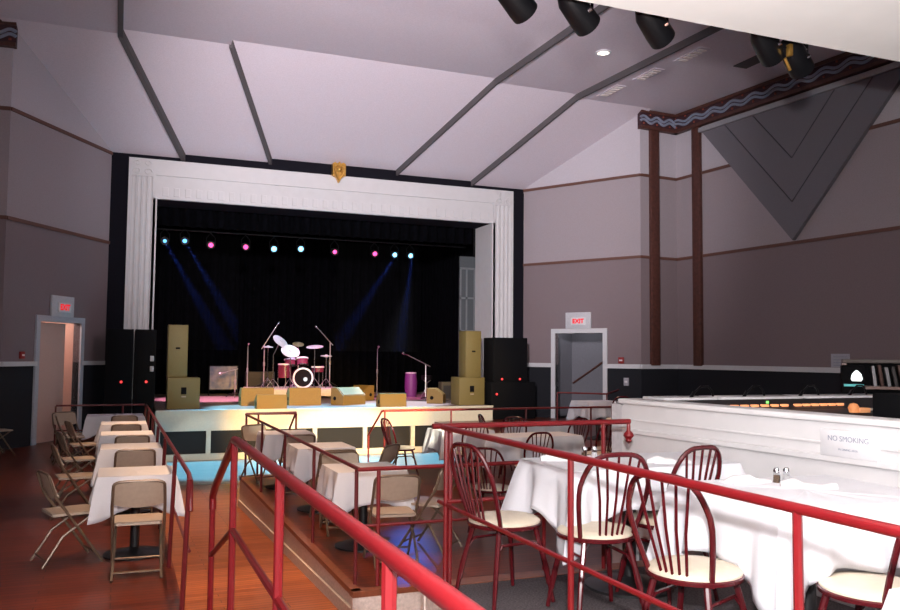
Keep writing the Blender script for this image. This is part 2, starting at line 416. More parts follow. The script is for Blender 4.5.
trim(MB().box(1.75, 3.95, 6.40, 6.45, -1.2, ZM-.04), M['fascia'])
trim(MB().box(1.75, 3.95, 6.39, 6.49, ZM-.04, ZM+.004), M['nosing'])
trim(MB().box(1.78, 3.9, 4.86, 4.90, -1.2, -.04), M['fascia'])
trim(MB().box(1.78, 3.9, 4.78, 4.91, -.04, .004), M['nosing'])

# ------------------------------------------------------------------ proscenium (part of the building)
def fluted(x0, x1, z0, z1):
    mb = MB(); nf = 4; w = x1-x0
    prof = [(x0, 20.74), (x0, 20.60), (x0+.06, 20.60)]
    fw = (w-.12)/nf
    for i in range(nf):
        xa = x0+.06+i*fw
        for k in range(7):
            a = PI*k/6; prof.append((xa+fw*.5-fw*.42*math.cos(a), 20.60+.045*math.sin(a)))
    prof += [(x1-.06, 20.60), (x1, 20.60), (x1, 20.74)]
    mb.prism(prof, z0, z1-.42)
    mb.box(x0, x1, 20.60, 20.74, z1-.42, z1)
    return mb
o = struct(fluted(.09, .70, -1.0, 5.98).build('trim_pilaster_left', M['plaster']))
o = struct(fluted(9.46, 10.07, -1.0, 5.98).build('trim_pilaster_right', M['plaster']))
def leaf_cap(x0, x1):
    mb = MB(); xm = (x0+x1)/2
    for sx in (-1, 1):
        for (dz, r) in ((5.86, .075), (5.66, .095)):
            pts = [(xm+sx*(.12+math.cos(t*.62)*r*(1-t*.07)), 20.585, dz+math.sin(t*.62)*r*(1-t*.07)) for t in range(10)]
            mb.tube(pts, .018, 6)
    return mb
trim(leaf_cap(.09, .70), M['plaster']); trim(leaf_cap(9.46, 10.07), M['plaster'])
mb = MB(); mb.box(.70, 9.46, 20.63, 20.74, 5.05, 5.62); mb.box(.70, 9.46, 20.60, 20.74, 5.62, 5.98)
mb.box(.70, 9.46, 20.575, 20.63, 5.60, 5.645)
struct(mb.build('trim_proscenium_header', M['plaster'], smooth=False))
mb = MB()
for i in range(34):
    x = .85+i*.257; mb.box(x, x+.13, 20.61, 20.64, 5.12, 5.33, .008)
trim(mb, M['plaster'])
# inner reveals of the opening
struct(MB().box(9.425, 9.52, 20.60, 21.75, -.0, 5.05).build('trim_reveal_right', M['plaster'], smooth=False))
struct(MB().box(.64, .735, 20.60, 21.75, -.0, 5.05).build('trim_reveal_left', M['plaster'], smooth=False))
struct(MB().box(.64, 9.52, 20.95, 21.75, 5.05, 5.12).build('trim_reveal_top', M['black'], smooth=False))

# gold medallion
t = thing('medallion', 'gilded carved medallion at the centre above the stage opening', 'ornament', (5.08, 20.6, 5.90))
mb = MB(); mb.prism([(-.17, .36), (-.11, .40), (-.05, .37), (0, .42), (.05, .37), (.11, .40), (.17, .36), (.17, .06), (.10, .03), (.06, .0), (0, -.12), (-.06, .0), (-.10, .03), (-.17, .06)], -.03, .13, Matrix.Rotation(PI/2, 4, 'X'))
mb.build('shield', M['gold'], t, smooth=False)
mb = MB()
for sx in (-1, 1):
    mb.tube([(sx*(.04+.08*math.cos(k*.7)*(1-k*.08)), -.13, .22+.1*math.sin(k*.7)*(1-k*.08)) for k in range(9)], .022, 6)
    mb.tube([(sx*.02, -.13, -.04), (sx*.09, -.14, .08), (sx*.13, -.13, .3)], .02, 6)
mb.lathe([(0, .05), (.05, .03), (.07, 0)], 12, Matrix.Translation((0, -.13, .22)) @ Matrix.Rotation(PI/2, 4, 'X'))
mb.build('scrollwork', M['gold'], t)

# ------------------------------------------------------------------ stage
struct(MB().box(.80, 9.0, 19.62, 20.8, -.0, .12).build('floor_stage_apron', M['stageboards'], smooth=False))
struct(MB().box(.0, 10.2, 20.8, 28.2, -1.2, .12).build('floor_stage', M['stageboards'], smooth=False))
struct(MB().box(.80, 9.0, 19.58, 19.66, -.34, .125).build('trim_stage_fascia', M['stagefront'], smooth=False))
mb = MB(); mb.box(.80, 9.0, 19.54, 19.60, .085, .13); mb.box(.80, .84, 19.6, 20.72, -1.0, .12); mb.box(8.96, 9.0, 19.6, 20.72, -1.0, .12)
trim(mb, M['stagefront'])
mb = MB()
for x in (.86, 1.95, 3.14, 4.39, 5.62, 6.85, 8.05, 8.94): mb.box(x-.05, x+.05, 19.62, 19.72, -1.0, -.34)
mb.box(.80, 9.0, 19.60, 19.74, -1.0, -.86)
struct(mb.build('trim_stage_posts', M['stagefront'], smooth=False))
struct(MB().box(.82, 8.98, 19.70, 19.76, -1.0, -.30).build('trim_stage_vents', M['vent'], smooth=False))
# black drapes round the stage
def drape(x0, x1, y, z0, z1, amp=.09, per=.28, axis=0):
    mb = MB(); nn = int(abs(x1-x0)/per*6)
    lo = []; hi = []
    for i in range(nn+1):
        x = x0+(x1-x0)*i/nn; q = y+amp*math.sin(2*PI*i/6)
        p = (x, q) if axis == 0 else (q, x)
        lo.append(mb.bm.verts.new((p[0], p[1], z0))); hi.append(mb.bm.verts.new((p[0], p[1], z1)))
    for i in range(nn): mb.bm.faces.new((lo[i], lo[i+1], hi[i+1], hi[i]))
    return mb
def curtain(label, mb):
    o = tag(mb.build('stage_curtain', M['drape']), label, 'curtain')
    md = o.modifiers.new('thick', 'SOLIDIFY'); md.thickness = .02
    return o
curtain('black velour backdrop hanging across the rear of the stage', drape(-.2, 10.4, 27.6, .125, 6.0))
curtain('black drape along the left side of the stage', drape(21.9, 27.5, .15, .125, 6.0, axis=1))
curtain('black drape along the right side of the stage', drape(23.6, 27.5, 10.1, .125, 6.0, axis=1))
curtain('short black valance hanging at the top of the stage opening', drape(.75, 9.4, 22.0, 4.62, 6.0))
struct(MB().box(-.3, 10.5, 20.95, 28.2, 6.0, 6.1).build('ceiling_stage', M['black'], smooth=False))
# pale side leg at the right
t = thing('wing_panel', 'narrow pale grey panel standing in the right wing of the stage', 'panel', (9.75, 23.2, .12))
MB().box(-.22, .30, -.03, .03, 0, 4.3).build('board', mat('wing_grey', (.10, .11, .12), .8), t, smooth=False)
mb = MB()
for z in (1.0, 2.0, 3.0, 3.9): mb.box(-.22, .30, -.05, -.03, z, z+.06)
for x in (-.22, -.02, .24): mb.box(x, x+.05, -.05, -.03, 0, 3.95)
mb.build('battens', mat('wing_batten', (.22, .23, .24), .7), t, smooth=False)

# speaker columns on subwoofers
def pa(x, y, sub_x, label, slabel, m=M['yspeaker']):
    t = thing('subwoofer', slabel, 'speaker', (sub_x, y, .12), 0, None)
    MB().box(-.36, .36, -.3, .3, 0, .72, .012).build('cabinet', m, t)
    MB().box(-.06, .06, -.31, -.295, .34, .50, .006).build('badge', M['blackbox'], t)
    MB().box(-.05, .05, -.308, -.295, .27, .30, .004).build('port_label', M['tan'], t)
    c = thing('column_speaker', label, 'speaker', (x, y, .84), 0, None)
    MB().box(-.22, .22, -.24, .24, 0, 1.22, .012).build('cabinet', m, c)
    MB().box(-.20, .20, -.255, -.24, .03, 1.19, .004).build('grille', m, c)
    MB().box(-.05, .05, -.265, -.254, .66, .70, .004).build('badge', M['blackbox'], c)
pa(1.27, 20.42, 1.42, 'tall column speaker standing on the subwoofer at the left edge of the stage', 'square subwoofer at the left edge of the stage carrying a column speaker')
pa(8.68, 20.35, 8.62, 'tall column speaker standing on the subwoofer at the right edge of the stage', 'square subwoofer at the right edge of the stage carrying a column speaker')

# black house speaker stacks either side of the stage
def leds(parent, pts, y):
    for x, z in pts: MB().lathe([(.028, 0), (.028, .012), (0, .016)], 12, Matrix.Translation((x, y, z)) @ Matrix.Rotation(PI/2, 4, 'X')).build('red_led', M['ledred'], parent)
def stackbox(x0, x1, z0, z1, label, pts=(), knobs=()):
    t = thing('house_speaker', label, 'speaker', ((x0+x1)/2, 19.9, z0), 0)
    cx = (x0+x1)/2
    MB().box(x0-cx, x1-cx, -.1, .55, 0, z1-z0, .015).build('cabinet', M['blackbox'], t)
    MB().box(x0-cx+.04, x1-cx-.04, -.115, -.1, .04, z1-z0-.04, .004).build('grille', M['grille'], t)
    leds(t, [(x-cx, z-z0) for x, z in pts], -.115)
    for x, z in knobs: MB().box(x-cx-.04, x-cx+.04, -.125, -.112, z-z0-.06, z-z0+.06, .006).build('control_plate', M['paper'], t)
stackbox(-.27, .30, ZM, 1.93, 'tall black speaker tower left of the stage, nearest the left door', [(.07, .76)])
stackbox(.33, .78, ZM, 1.93, 'tall black speaker tower left of the stage, right beside the stage edge', [(.59, .76)], [(.70, 1.28), (.70, 1.05)])
stackbox(9.12, 10.11, .72, 1.89, 'black speaker cabinet on top of the stack right of the stage', [(9.36, .80), (9.88, .80)])
stackbox(9.06, 10.36, -.25, .72, 'wide black bass cabinet under the stack right of the stage', [(9.21, .41)])

# wedges and boxes along the stage front
def monitor_box(x, y, w, h, d, label, rz=PI, m=None, grp=None):
    m = m or M['monitor']
    t = thing('monitor_speaker', label, 'speaker', (x, y, .12), rz, grp)
    prof = [(-d/2, 0), (d/2, 0), (d/2, h), (d*.05, h), (-d/2, h*.55)]
    mtx = Matrix(((0, 0, 1, 0), (1, 0, 0, 0), (0, 1, 0, 0), (0, 0, 0, 1)))
    MB().prism(prof, -w/2, w/2, mtx).build('cabinet', m, t, smooth=False)
    a = (-d/2, h*.55); b = (d*.05, h); L = math.hypot(b[0]-a[0], b[1]-a[1]); ny, nz = -(b[1]-a[1])/L, (b[0]-a[0])/L
    mb = MB()
    pa_ = [(a[0]+(b[0]-a[0])*k+ny*e, a[1]+(b[1]-a[1])*k+nz*e) for k, e in ((.06, 0), (.94, 0), (.94, .015), (.06, .015))]
    mb.prism(pa_, -w/2+.03, w/2-.03, mtx); mb.build('grille', m, t, smooth=False)
    for sx in (-1, 1): MB().lathe([(.05, 0), (.05, .008), (.02, .012)], 10, Matrix.Translation((sx*w/2, .08, h*.38)) @ Matrix.Rotation(sx*PI/2, 4, 'Y')).build('handle_cup', M['blackbox'], t)
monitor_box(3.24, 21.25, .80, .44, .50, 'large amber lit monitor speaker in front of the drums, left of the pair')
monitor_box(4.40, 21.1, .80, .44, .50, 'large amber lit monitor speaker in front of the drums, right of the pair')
monitor_box(3.37, 19.86, .70, .33, .36, 'low amber lit stage monitor at the front edge, left of centre')
monitor_box(6.36, 19.9, .68, .33, .36, 'low amber lit stage monitor at the front edge, right of centre')
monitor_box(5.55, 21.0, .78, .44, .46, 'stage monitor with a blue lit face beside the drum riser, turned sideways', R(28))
monitor_box(6.45, 23.0, .60, .42, .44, 'amber lit monitor wedge behind the others, right of the drum riser', R(-60))
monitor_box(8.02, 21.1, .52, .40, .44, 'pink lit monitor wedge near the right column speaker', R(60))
t = thing('floor_box', 'small grey equipment box lying between the two amber lit monitors', 'box', (3.83, 21.2, .12))
MB().box(-.13, .13, -.15, .15, 0, .16, .01).build('case', M['blackbox'], t); MB().box(-.10, .10, -.156, -.149, .05, .12, .003).build('panel', M['paper'], t)
t = thing('practice_amplifier', 'dark square amplifier on stage between the left mic stand and drums', 'amplifier', (4.0, 25.6, .12))
MB().box(-.42, .42, -.2, .2, 0, .75, .02).build('cabinet', mat('amp_tolex', (.035, .028, .02), .8), t); MB().box(-.36, .36, -.215, -.2, .06, .58, .004).build('grille_cloth', mat('amp_cloth', (.035, .03, .022), .9), t)
t = thing('guitar_amplifier', 'small dark amplifier beside the right column speaker at the back', 'amplifier', (9.0, 22.6, .12))
MB().box(-.3, .3, -.16, .16, 0, .52, .02).build('cabinet', mat('amp_brown', (.09, .07, .04), .8), t); MB().box(-.25, .25, -.17, -.16, .05, .42, .004).build('grille_cloth', mat('amp_cloth_b', (.05, .04, .03), .9), t)
# picture leaning by the backdrop
t = thing('framed_picture', 'blurred grey picture panel standing at the rear left of the stage', 'picture', (3.02, 26.4, .30))
MB().box(-.42, .42, -.02, .02, 0, .72).build('canvas', M['picture'], t, smooth=False)
mb = MB(); mb.box(-.44, -.41, -.03, .03, -.18, .74); mb.box(.41, .44, -.03, .03, -.18, .74); mb.box(-.44, .44, -.03, .03, .715, .745); mb.box(-.44, .44, -.03, .03, -.02, .01)
mb.build('frame', M['blackbox'], t, smooth=False)
# conga drum, right rear; the purple light is put into its shell colour
t = thing('conga_drum', 'purple lit barrel drum standing at the right rear of the stage', 'drum', (8.5, 24.6, .12))
MB().lathe([(.16, 0), (.19, .2), (.195, .45), (.17, .72)], 20).build('shell', M['purple'], t)
MB().lathe([(.17, .70), (.17, .75), (0, .755)], 20).build('drum_head', M['drumhead'], t)
t = thing('snare_drum', 'small snare drum on a stand beside the purple lit barrel drum', 'drum', (8.95, 24.4, .12))
MB().lathe([(.18, .52), (.18, .66), (0, .665)], 20).build('shell', M['darkhead'], t)
mb = MB()
for k in range(3):
    a = k*2*PI/3; mb.tube([(0, 0, .3), (.22*math.cos(a), .22*math.sin(a), .01)], .012, 6); mb.tube([(0, 0, .42), (.15*math.cos(a), .15*math.sin(a), .53)], .012, 6)
mb.tube([(0, 0, .25), (0, 0, .45)], .014, 6); mb.build('stand', M['steel'], t)

# microphone stands
def mic_stand(x, y, z, h, label, boom=None, tilt=None, r=1.0, m=M['steel'], head=None, name='microphone_stand', base='round'):
    t = thing(name, label, 'microphone stand', (x, y, z))
    if base == 'round': MB().lathe([(.15, 0), (.15, .02), (.03, .05), (.015, .05)], 20).build('base', M['blackiron'], t)
    else:
        mb = MB()
        for k in range(3):
            a = k*2*PI/3+.4; mb.tube([(0, 0, .16), (.3*math.cos(a), .3*math.sin(a), .012)], .011, 6)
        mb.build('tripod', M['blackiron'] if base == 'tripod' else m, t)
    MB().tube([(0, 0, .03), (0, 0, h)], .016, 8).build('pole', m, t)
    MB().tube([(0, 0, h*.5), (0, 0, h*.5+.12)], .028, 8).build('clutch', m, t)
    if boom: MB().tube([(-boom[0]*.25, -boom[1]*.25, h-boom[2]*.25), (boom[0], boom[1], h+boom[2])], .012, 6).build('boom', m, t); p = Vector((boom[0], boom[1], h+boom[2])); d = Vector(boom).normalized()
    else: p = Vector((0, 0, h)); d = Vector((0, -.75, .5)).normalized()
    q = Vector((0, 0, 1)).rotation_difference(d).to_matrix().to_4x4()
    MB().lathe([(.010, -.03), (.016, .08), (.022, .12), (.038, .13), (.042, .165), (.028, .20), (0, .205)], 14, Matrix.Translation(p) @ q).build('microphone', head or M['steel'], t)
mic_stand(3.47, 24.5, .12, 1.50, 'straight microphone stand left of the drum kit', head=M['chrome'])
mic_stand(7.34, 24.4, .12, 1.46, 'straight microphone stand in the middle right of the stage', m=mat('dark_stand', (.12, .12, .13), .4, metal=.5), head=M['chrome'])
mic_stand(8.55, 23.4, .12, 1.02, 'boom microphone stand at right pointing its mic to the left', boom=(-.62, -.12, .27), head=M['chrome'])
mic_stand(3.22, 25.2, .12, .82, 'low microphone stand in front of the grey picture panel', boom=(-.3, -.1, -.08), base='tripod')

# drum riser and drums
ZR = .42
t = thing('drum_riser', 'low carpeted riser under the drum kit', 'riser', (4.85, 24.4, .12))
MB().box(-1.35, 1.35, -.95, 1.1, .10, .30, .01).build('deck', M['riser'], t)
mb = MB()
for x in (-1.2, 0, 1.2):
    for y in (-.8, .95): mb.box(x-.05, x+.05, y-.05, y+.05, 0, .1)
mb.build('legs', M['blackbox'], t)
t = thing('bass_drum', 'burgundy bass drum with a dark front head on the riser', 'drum', (5.0, 24.1, ZR))
rx = Matrix.Translation((0, 0, .30)) @ Matrix.Rotation(PI/2, 4, 'X')
MB().lathe([(.28, -.40), (.28, 0.0)], 32, rx).build('shell', M['drumshell'], t)
MB().lathe([(.255, .0), (.30, .0), (.30, .06), (.255, .06), (.255, .0)], 32, rx, False).build('front_hoop', M['drumhead'], t)
MB().lathe([(.265, .02), (.265, .03), (0, .032)], 32, rx).build('front_head', M['darkhead'], t)
MB().lathe([(.06, .031), (.06, .036), (0, .037)], 20, Matrix.Translation((.07, 0, .26)) @ Matrix.Rotation(PI/2, 4, 'X')).build('emblem', mat('pale_blue_emblem', (.4, .6, .7), .5), t)
for sx in (-1, 1): MB().tube([(sx*.24, -.0, .2), (sx*.36, -.1, .012)], .012, 6).build('spur', M['chrome'], t)
def tom(parent, x, y, z, r, h, tilt, name='mounted_tom'):
    mx = Matrix.Translation((x, y, z)) @ Matrix.Rotation(tilt, 4, 'X')
    a = MB().lathe([(r, 0), (r, h)], 24, mx).build(name, M['drumshell'], parent)
    MB().lathe([(r+.012, h-.03), (r+.012, h+.005), (r-.005, h+.012), (0, h+.006)], 24, mx).build('batter_head', M['drumhead'], a)
    MB().lathe([(r+.012, 0), (r+.012, .03)], 24, mx).build('hoop', M['chrome'], a)
tom(t, .02, .18, .66, .165, .22, R(-12)); tom(t, -.34, .2, .64, .155, .2, R(-12))
MB().tube([(-.1, .2, .55), (-.1, .2, .72), (0, .2, .74)], .02, 8).build('tom_mount', M['chrome'], t)
def legged_drum(x, y, r, z0, h, label, name):
    t = thing(name, label, 'drum', (x, y, ZR))
    a = MB().lathe([(r, z0), (r, z0+h)], 24).build('shell', M['drumshell'], t)
    MB().lathe([(r+.012, z0+h-.03), (r+.012, z0+h+.005), (r-.005, z0+h+.012), (0, z0+h+.006)], 24).build('batter_head', M['drumhead'], t)
    for k in range(3):
        q = k*2*PI/3+.5; MB().tube([(r*1.06*math.cos(q), r*1.06*math.sin(q), z0+h*.7), (r*1.1*math.cos(q), r*1.1*math.sin(q), .012)], .012, 6).build('leg', M['chrome'], t)
legged_drum(4.52, 24.35, .19, .30, .40, 'burgundy floor tom on three chrome legs left of the bass drum', 'floor_tom')
legged_drum(5.55, 24.6, .18, .46, .16, 'shallow snare drum on legs right of the bass drum', 'snare_drum')
def cymbal_stand(x, y, h, r, label, tilt=(0, 0), hat=False, arm=(0, 0)):
    t = thing('hi_hat' if hat else 'cymbal_stand', label, 'cymbal', (x, y, ZR))
    mb = MB()
    for k in range(3):
        a = k*2*PI/3+.3; mb.tube([(0, 0, .3), (.24*math.cos(a), .24*math.sin(a), .012)], .012, 6)
    mb.build('tripod', M['chrome'], t)
    MB().tube([(0, 0, .05), (0, 0, h*.7), (arm[0], arm[1], h+.03)], .014, 8).build('pole', M['chrome'], t)
    mx = Matrix.Translation((arm[0], arm[1], h)) @ Matrix.Rotation(tilt[0], 4, 'X') @ Matrix.Rotation(tilt[1], 4, 'Y')
    pr = [(0, .035), (.035, .03), (.045, .012), (r*.6, .004), (r, -.012), (r, -.016), (.04, .004), (0, .02)]
    MB().lathe(pr, 28, mx).build('cymbal', M['cymbal'], t)
    if hat: MB().lathe([(q, -z-.02) for q, z in pr], 28, mx).build('bottom_cymbal', M['cymbal'], t)
cymbal_stand(4.12, 24.0, 1.36, .25, 'large ride cymbal tilted towards the hall, upper left of the kit', (R(38), R(28)), arm=(.2, 0))
cymbal_stand(4.56, 23.75, 1.08, .27, 'large crash cymbal tilted over the floor tom', (R(42), R(5)))
cymbal_stand(5.02, 24.95, 1.30, .17, 'small splash cymbal behind the bass drum', (R(25), 0))
cymbal_stand(5.38, 24.3, 1.22, .25, 'flat crash cymbal right of the mounted toms', (R(12), R(-6)))
cymbal_stand(5.66, 24.0, .95, .17, 'pair of hi hat cymbals at the right end of the kit', (R(5), 0), hat=True)
cymbal_stand(4.02, 24.35, 1.2, .15, 'small cymbal on the leftmost chrome stand of the kit', (R(8), 0))
def over_mic(x, y, h, boom, label):
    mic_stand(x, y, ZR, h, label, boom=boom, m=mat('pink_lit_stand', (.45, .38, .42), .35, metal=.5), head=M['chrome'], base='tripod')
over_mic(3.98, 24.75, 1.26, (.32, 0, .52), 'tall overhead microphone boom at the left of the drum kit')
over_mic(6.0, 24.95, 1.36, (-.36, -.1, .36), 'tall overhead microphone boom at the right of the drum kit')

# stage lamps on a pipe
t = thing('lighting_pipe', 'black pipe carrying the row of coloured stage lamps', 'pipe', (5.08, 22.62, 4.62))
MB().tube([(-4.4, 0, 0), (4.4, 0, 0)], .024, 8).build('pipe', M['metalbody'], t)
for x in (-3.6, 0, 3.6): MB().tube([(x, 0, 0), (x, 0, 1.38)], .006, 6).build('hanger', M['metalbody'], t)
L10 = [(1.02, 4.29, 'b', .045), (1.51, 4.32, 'b', .055), (2.17, 4.25, 'p', .065), (3.07, 4.25, 'p', .065), (3.82, 4.24, 'c', .072), (4.55, 4.28, 'c', .072), (5.5, 4.25, 'p', .06), (6.66, 4.26, 'p', .065), (7.25, 4.26, 'c', .065), (7.73, 4.26, 'c', .065)]
lampl = ['small blue stage lamp at the left end of the row', 'blue stage lamp second from the left end', 'pink stage lamp third from the left, first pink one', 'pink stage lamp fourth from the left, before the white blue pair', 'bright white blue stage lamp, left of the central pair', 'bright white blue stage lamp, right of the central pair', 'pink stage lamp below the gold medallion', 'pink stage lamp next to the cyan pair at right', 'cyan stage lamp, left of the pair at the right end', 'cyan stage lamp at the right end of the row']
for (x, z, k, r), lb in zip(L10, lampl):
    t = thing('stage_lamp', lb, 'stage light', (x, 22.5, z), 0, 'coloured lamps over the stage')
    d = Vector((0, -1, -.25)).normalized(); q = Vector((0, 0, 1)).rotation_difference(d).to_matrix().to_4x4()
    MB().lathe([(.05, -.28), (.09, -.2), (.105, 0), (.095, 0), (.09, -.02), (r, -.02)], 20, q).build('housing', M['metalbody'], t)
    MB().lathe([(r, -.018), (r*.7, .0), (0, .01)], 18, q).build('lens', M[{'b': 'lamp_blue', 'p': 'lamp_pink', 'c': 'lamp_cyan'}[k]], t)
    MB().tube([(-.11, 0.03, 0), (-.11, .08, .2), (0, .1, .33), (.11, .08, .2), (.11, .03, 0)], .01, 6).build('yoke', M['metalbody'], t)
struct(MB().tube([(0, 0, 0), (0, 0, .01)], .001).build('trim_99', M['metalbody'])) if 0 else None

# ------------------------------------------------------------------ doors
def frame_at(c, e, t0, t1, sgn):
    a = lerp2(c, e, t0); b = lerp2(c, e, t1); d = Vector((b[0]-a[0], b[1]-a[1], 0)); w = d.length; d.normalize()
    inn = Vector((-d.y, d.x, 0))*(-sgn)     # towards the room
    return a, b, d, inn, w
def local_mtx(o, d, nrm):
    return Matrix(((d.x, nrm.x, 0, o[0]), (d.y, nrm.y, 0, o[1]), (0, 0, 1, 0), (0, 0, 0, 1)))
# right door: open doorway to a vestibule with a stair rail
a, b, d, inn, w = frame_at(cR, eR, tR0, tR1, 1)
mx = local_mtx(a, d, inn)
mb = MB(); mb.box(-.12, 0, -.15, .04, -.25, 2.15, mtx=mx); mb.box(w, w+.12, -.15, .04, -.25, 2.15, mtx=mx); mb.box(0, w, -.15, .04, 2.03, 2.15, mtx=mx)
struct(mb.build('door_2', M['trimwhite'], smooth=False))
mb = MB(); mb.box(-.3, w+.3, -1.5, -1.4, -.3, 2.6, mtx=mx); mb.box(-.35, -.3, -1.5, -.15, -.3, 2.6, mtx=mx); mb.box(w+.3, w+.35, -1.5, -.15, -.3, 2.6, mtx=mx); mb.box(-.35, w+.35, -1.5, -.15, 2.6, 2.7, mtx=mx); mb.box(-.35, w+.35, -1.5, -.15, -.4, -.25, mtx=mx)
struct(mb.build('wall_vestibule', M['vestwall'], smooth=False))
t = thing('handrail', 'dark wooden handrail on the wall inside the right exit doorway', 'handrail', (0, 0, 0))
p0 = mx @ Vector((-.22, -1.33, .66)); p1 = mx @ Vector((w+.22, -1.33, 1.86)); t.location = p0
MB().tube([(0, 0, 0), p1-p0], .028, 8).build('rail', M['brown'], t)
mb = MB(); bk = mx.to_3x3() @ Vector((0, -.08, 0))
for k in (.15, .8): mb.tube([(p1-p0)*k, (p1-p0)*k+bk], .012, 6)
mb.build('bracket', M['steel'], t)
def exit_sign(mx, w, label, arrow):
    o = mx @ Vector((w/2, .015, 0)); t = thing('exit_sign', label, 'sign', (o.x, o.y, 2.36))
    rot = mx.to_3x3().to_4x4(); t['category'] = 'sign'
    MB().box(-.38, .38, -.01, .04, -.21, .22, .006, mtx=rot).build('backing_board', M['exitplate'], t)
    MB().box(-.20, .24, .04, .07, -.12, .08, .006, mtx=rot).build('sign_box', M['signplate'], t)
    sgn = -1
    tm = rot @ Matrix.Translation((0.02, .072, -.02)) @ Matrix(((arrow, 0, 0, 0), (0, 0, 1, 0), (0, 1, 0, 0), (0, 0, 0, 1)))
    if tm.to_3x3().determinant() < 0: pass
    text('EXIT', .165, M['exitred'], t, tm, 'exit_lettering', .001, 'CENTER', .007)
    return t
# direction along the right wall runs left to right as seen from the hall; on the left wall it runs right to left
exit_sign(mx, w, 'white exit sign above the right doorway with red letters', 1)
a2, b2, d2, inn2, w2 = frame_at(cL, eL, tL0, tL1, -1)
mx2 = local_mtx(b2, -d2, inn2)
mb = MB(); mb.box(-.12, 0, -.15, .04, -.5, 2.15, mtx=mx2); mb.box(w2, w2+.12, -.15, .04, -.5, 2.15, mtx=mx2); mb.box(0, w2, -.15, .04, 2.03, 2.15, mtx=mx2)
struct(mb.build('door_1', M['doorframe'], smooth=False))
mb = MB(); mb.box(-.35, w2+.35, -1.0, -.9, -.5, 2.5, mtx=mx2); mb.box(-.4, -.35, -1.0, -.15, -.5, 2.5, mtx=mx2); mb.box(w2+.02, w2+.07, -1.0, -.15, -.5, 2.5, mtx=mx2); mb.box(-.4, w2+.1, -1.0, -.15, 2.5, 2.6, mtx=mx2); mb.box(-.4, w2+.1, -1.0, -.15, -.6, -.45, mtx=mx2)
struct(mb.build('wall_lobby', M['doortan'], smooth=False))
t = thing('door_leaf', 'tan door leaf in the left exit doorway', 'door', (0, 0, 0)); t.location = mx2 @ Vector((0.02, -.08, ZM))
rot2 = mx2.to_3x3().to_4x4()
MB().box(0, w2*.70, -.045, 0, .01, 2.46, .004, mtx=rot2).build('panel', M['doortan'], t)
mb = MB()
for z in (.3, 1.25, 2.2): mb.tube([Vector((-.005, .01, z)), Vector((-.005, .01, z+.1))], .012, 8)
mb.bm.transform(rot2); mb.build('hinge', M['steel'], t)
exit_sign(mx2, w2, 'white exit sign above the left doorway with red letters', 1)
# fire alarm pulls, switch, notice
def small_box(pos, dirv, nrm, w, h, m, name, label, cat, part=None):
    t = thing(name, label, cat, pos); rot = local_mtx((0, 0), dirv, nrm)
    MB().box(-w/2, w/2, .0, .05, -h/2, h/2, .006, mtx=rot).build('housing', m, t)
    MB().box(-w*.3, w*.3, .05, .06, -h*.12, h*.12, .003, mtx=rot).build('lever', part or M['signplate'], t)
q = lerp2(cR, eR, (11.95-10.45)/1.77); small_box((q[0]+inn.x*.0, q[1]+inn.y*.0, 1.32), d, inn, .15, .16, M['alarm'], 'fire_alarm', 'red fire alarm pull box right of the right doorway', 'fire alarm')
q = lerp2(cR, eR, (12.02-10.45)/1.77); small_box((q[0], q[1], .78), d, inn, .13, .2, M['paper'], 'wall_switch', 'grey switch plate on the dark dado right of the right doorway', 'switch')
q = lerp2(cL, eL, (1.77-.29)/1.77); small_box((q[0], q[1], 1.34), -d2, inn2, .12, .14, M['alarm'], 'fire_alarm', 'red fire alarm pull box left of the left doorway', 'fire alarm')

# ------------------------------------------------------------------ right and left side wall dressing
dW = Vector((fR[0]-iR[0], fR[1]-iR[1], 0)).normalized(); nW = Vector((dW.y, -dW.x, 0))
if nW.x > 0: nW = -nW
mW = local_mtx(iR, dW, nW)
rW = mW.to_3x3().to_4x4()
def post(pos, w, mx_rot, label):
    t = tag(MB().box(-w/2, w/2, 0, .10, 0, 6.15, .01, mtx=mx_rot).build('pilaster_strip', M['brown'], None, pos), label, 'pilaster'); return t
dr = Vector((iR[0]-eR[0], iR[1]-eR[1], 0)).normalized(); nr = Vector((dr.y, -dr.x, 0))
if nr.y > 0: nr = -nr
rr_ = local_mtx((0, 0), dr, nr)
q = lerp2(eR, iR, .34); post((q[0], q[1], 1.2), .27, rr_, 'brown wooden strip on the recessed wall right of the exit, nearer the stage')
q = mW @ Vector((.80, 0, 0)); post((q.x, q.y, 1.2), .27, rW, 'brown wooden strip on the right side wall beside the grey triangle')
dl = Vector((iL[0]-eL[0], iL[1]-eL[1], 0)).normalized(); nl = Vector((dl.y, -dl.x, 0))
if nl.y > 0: nl = -nl
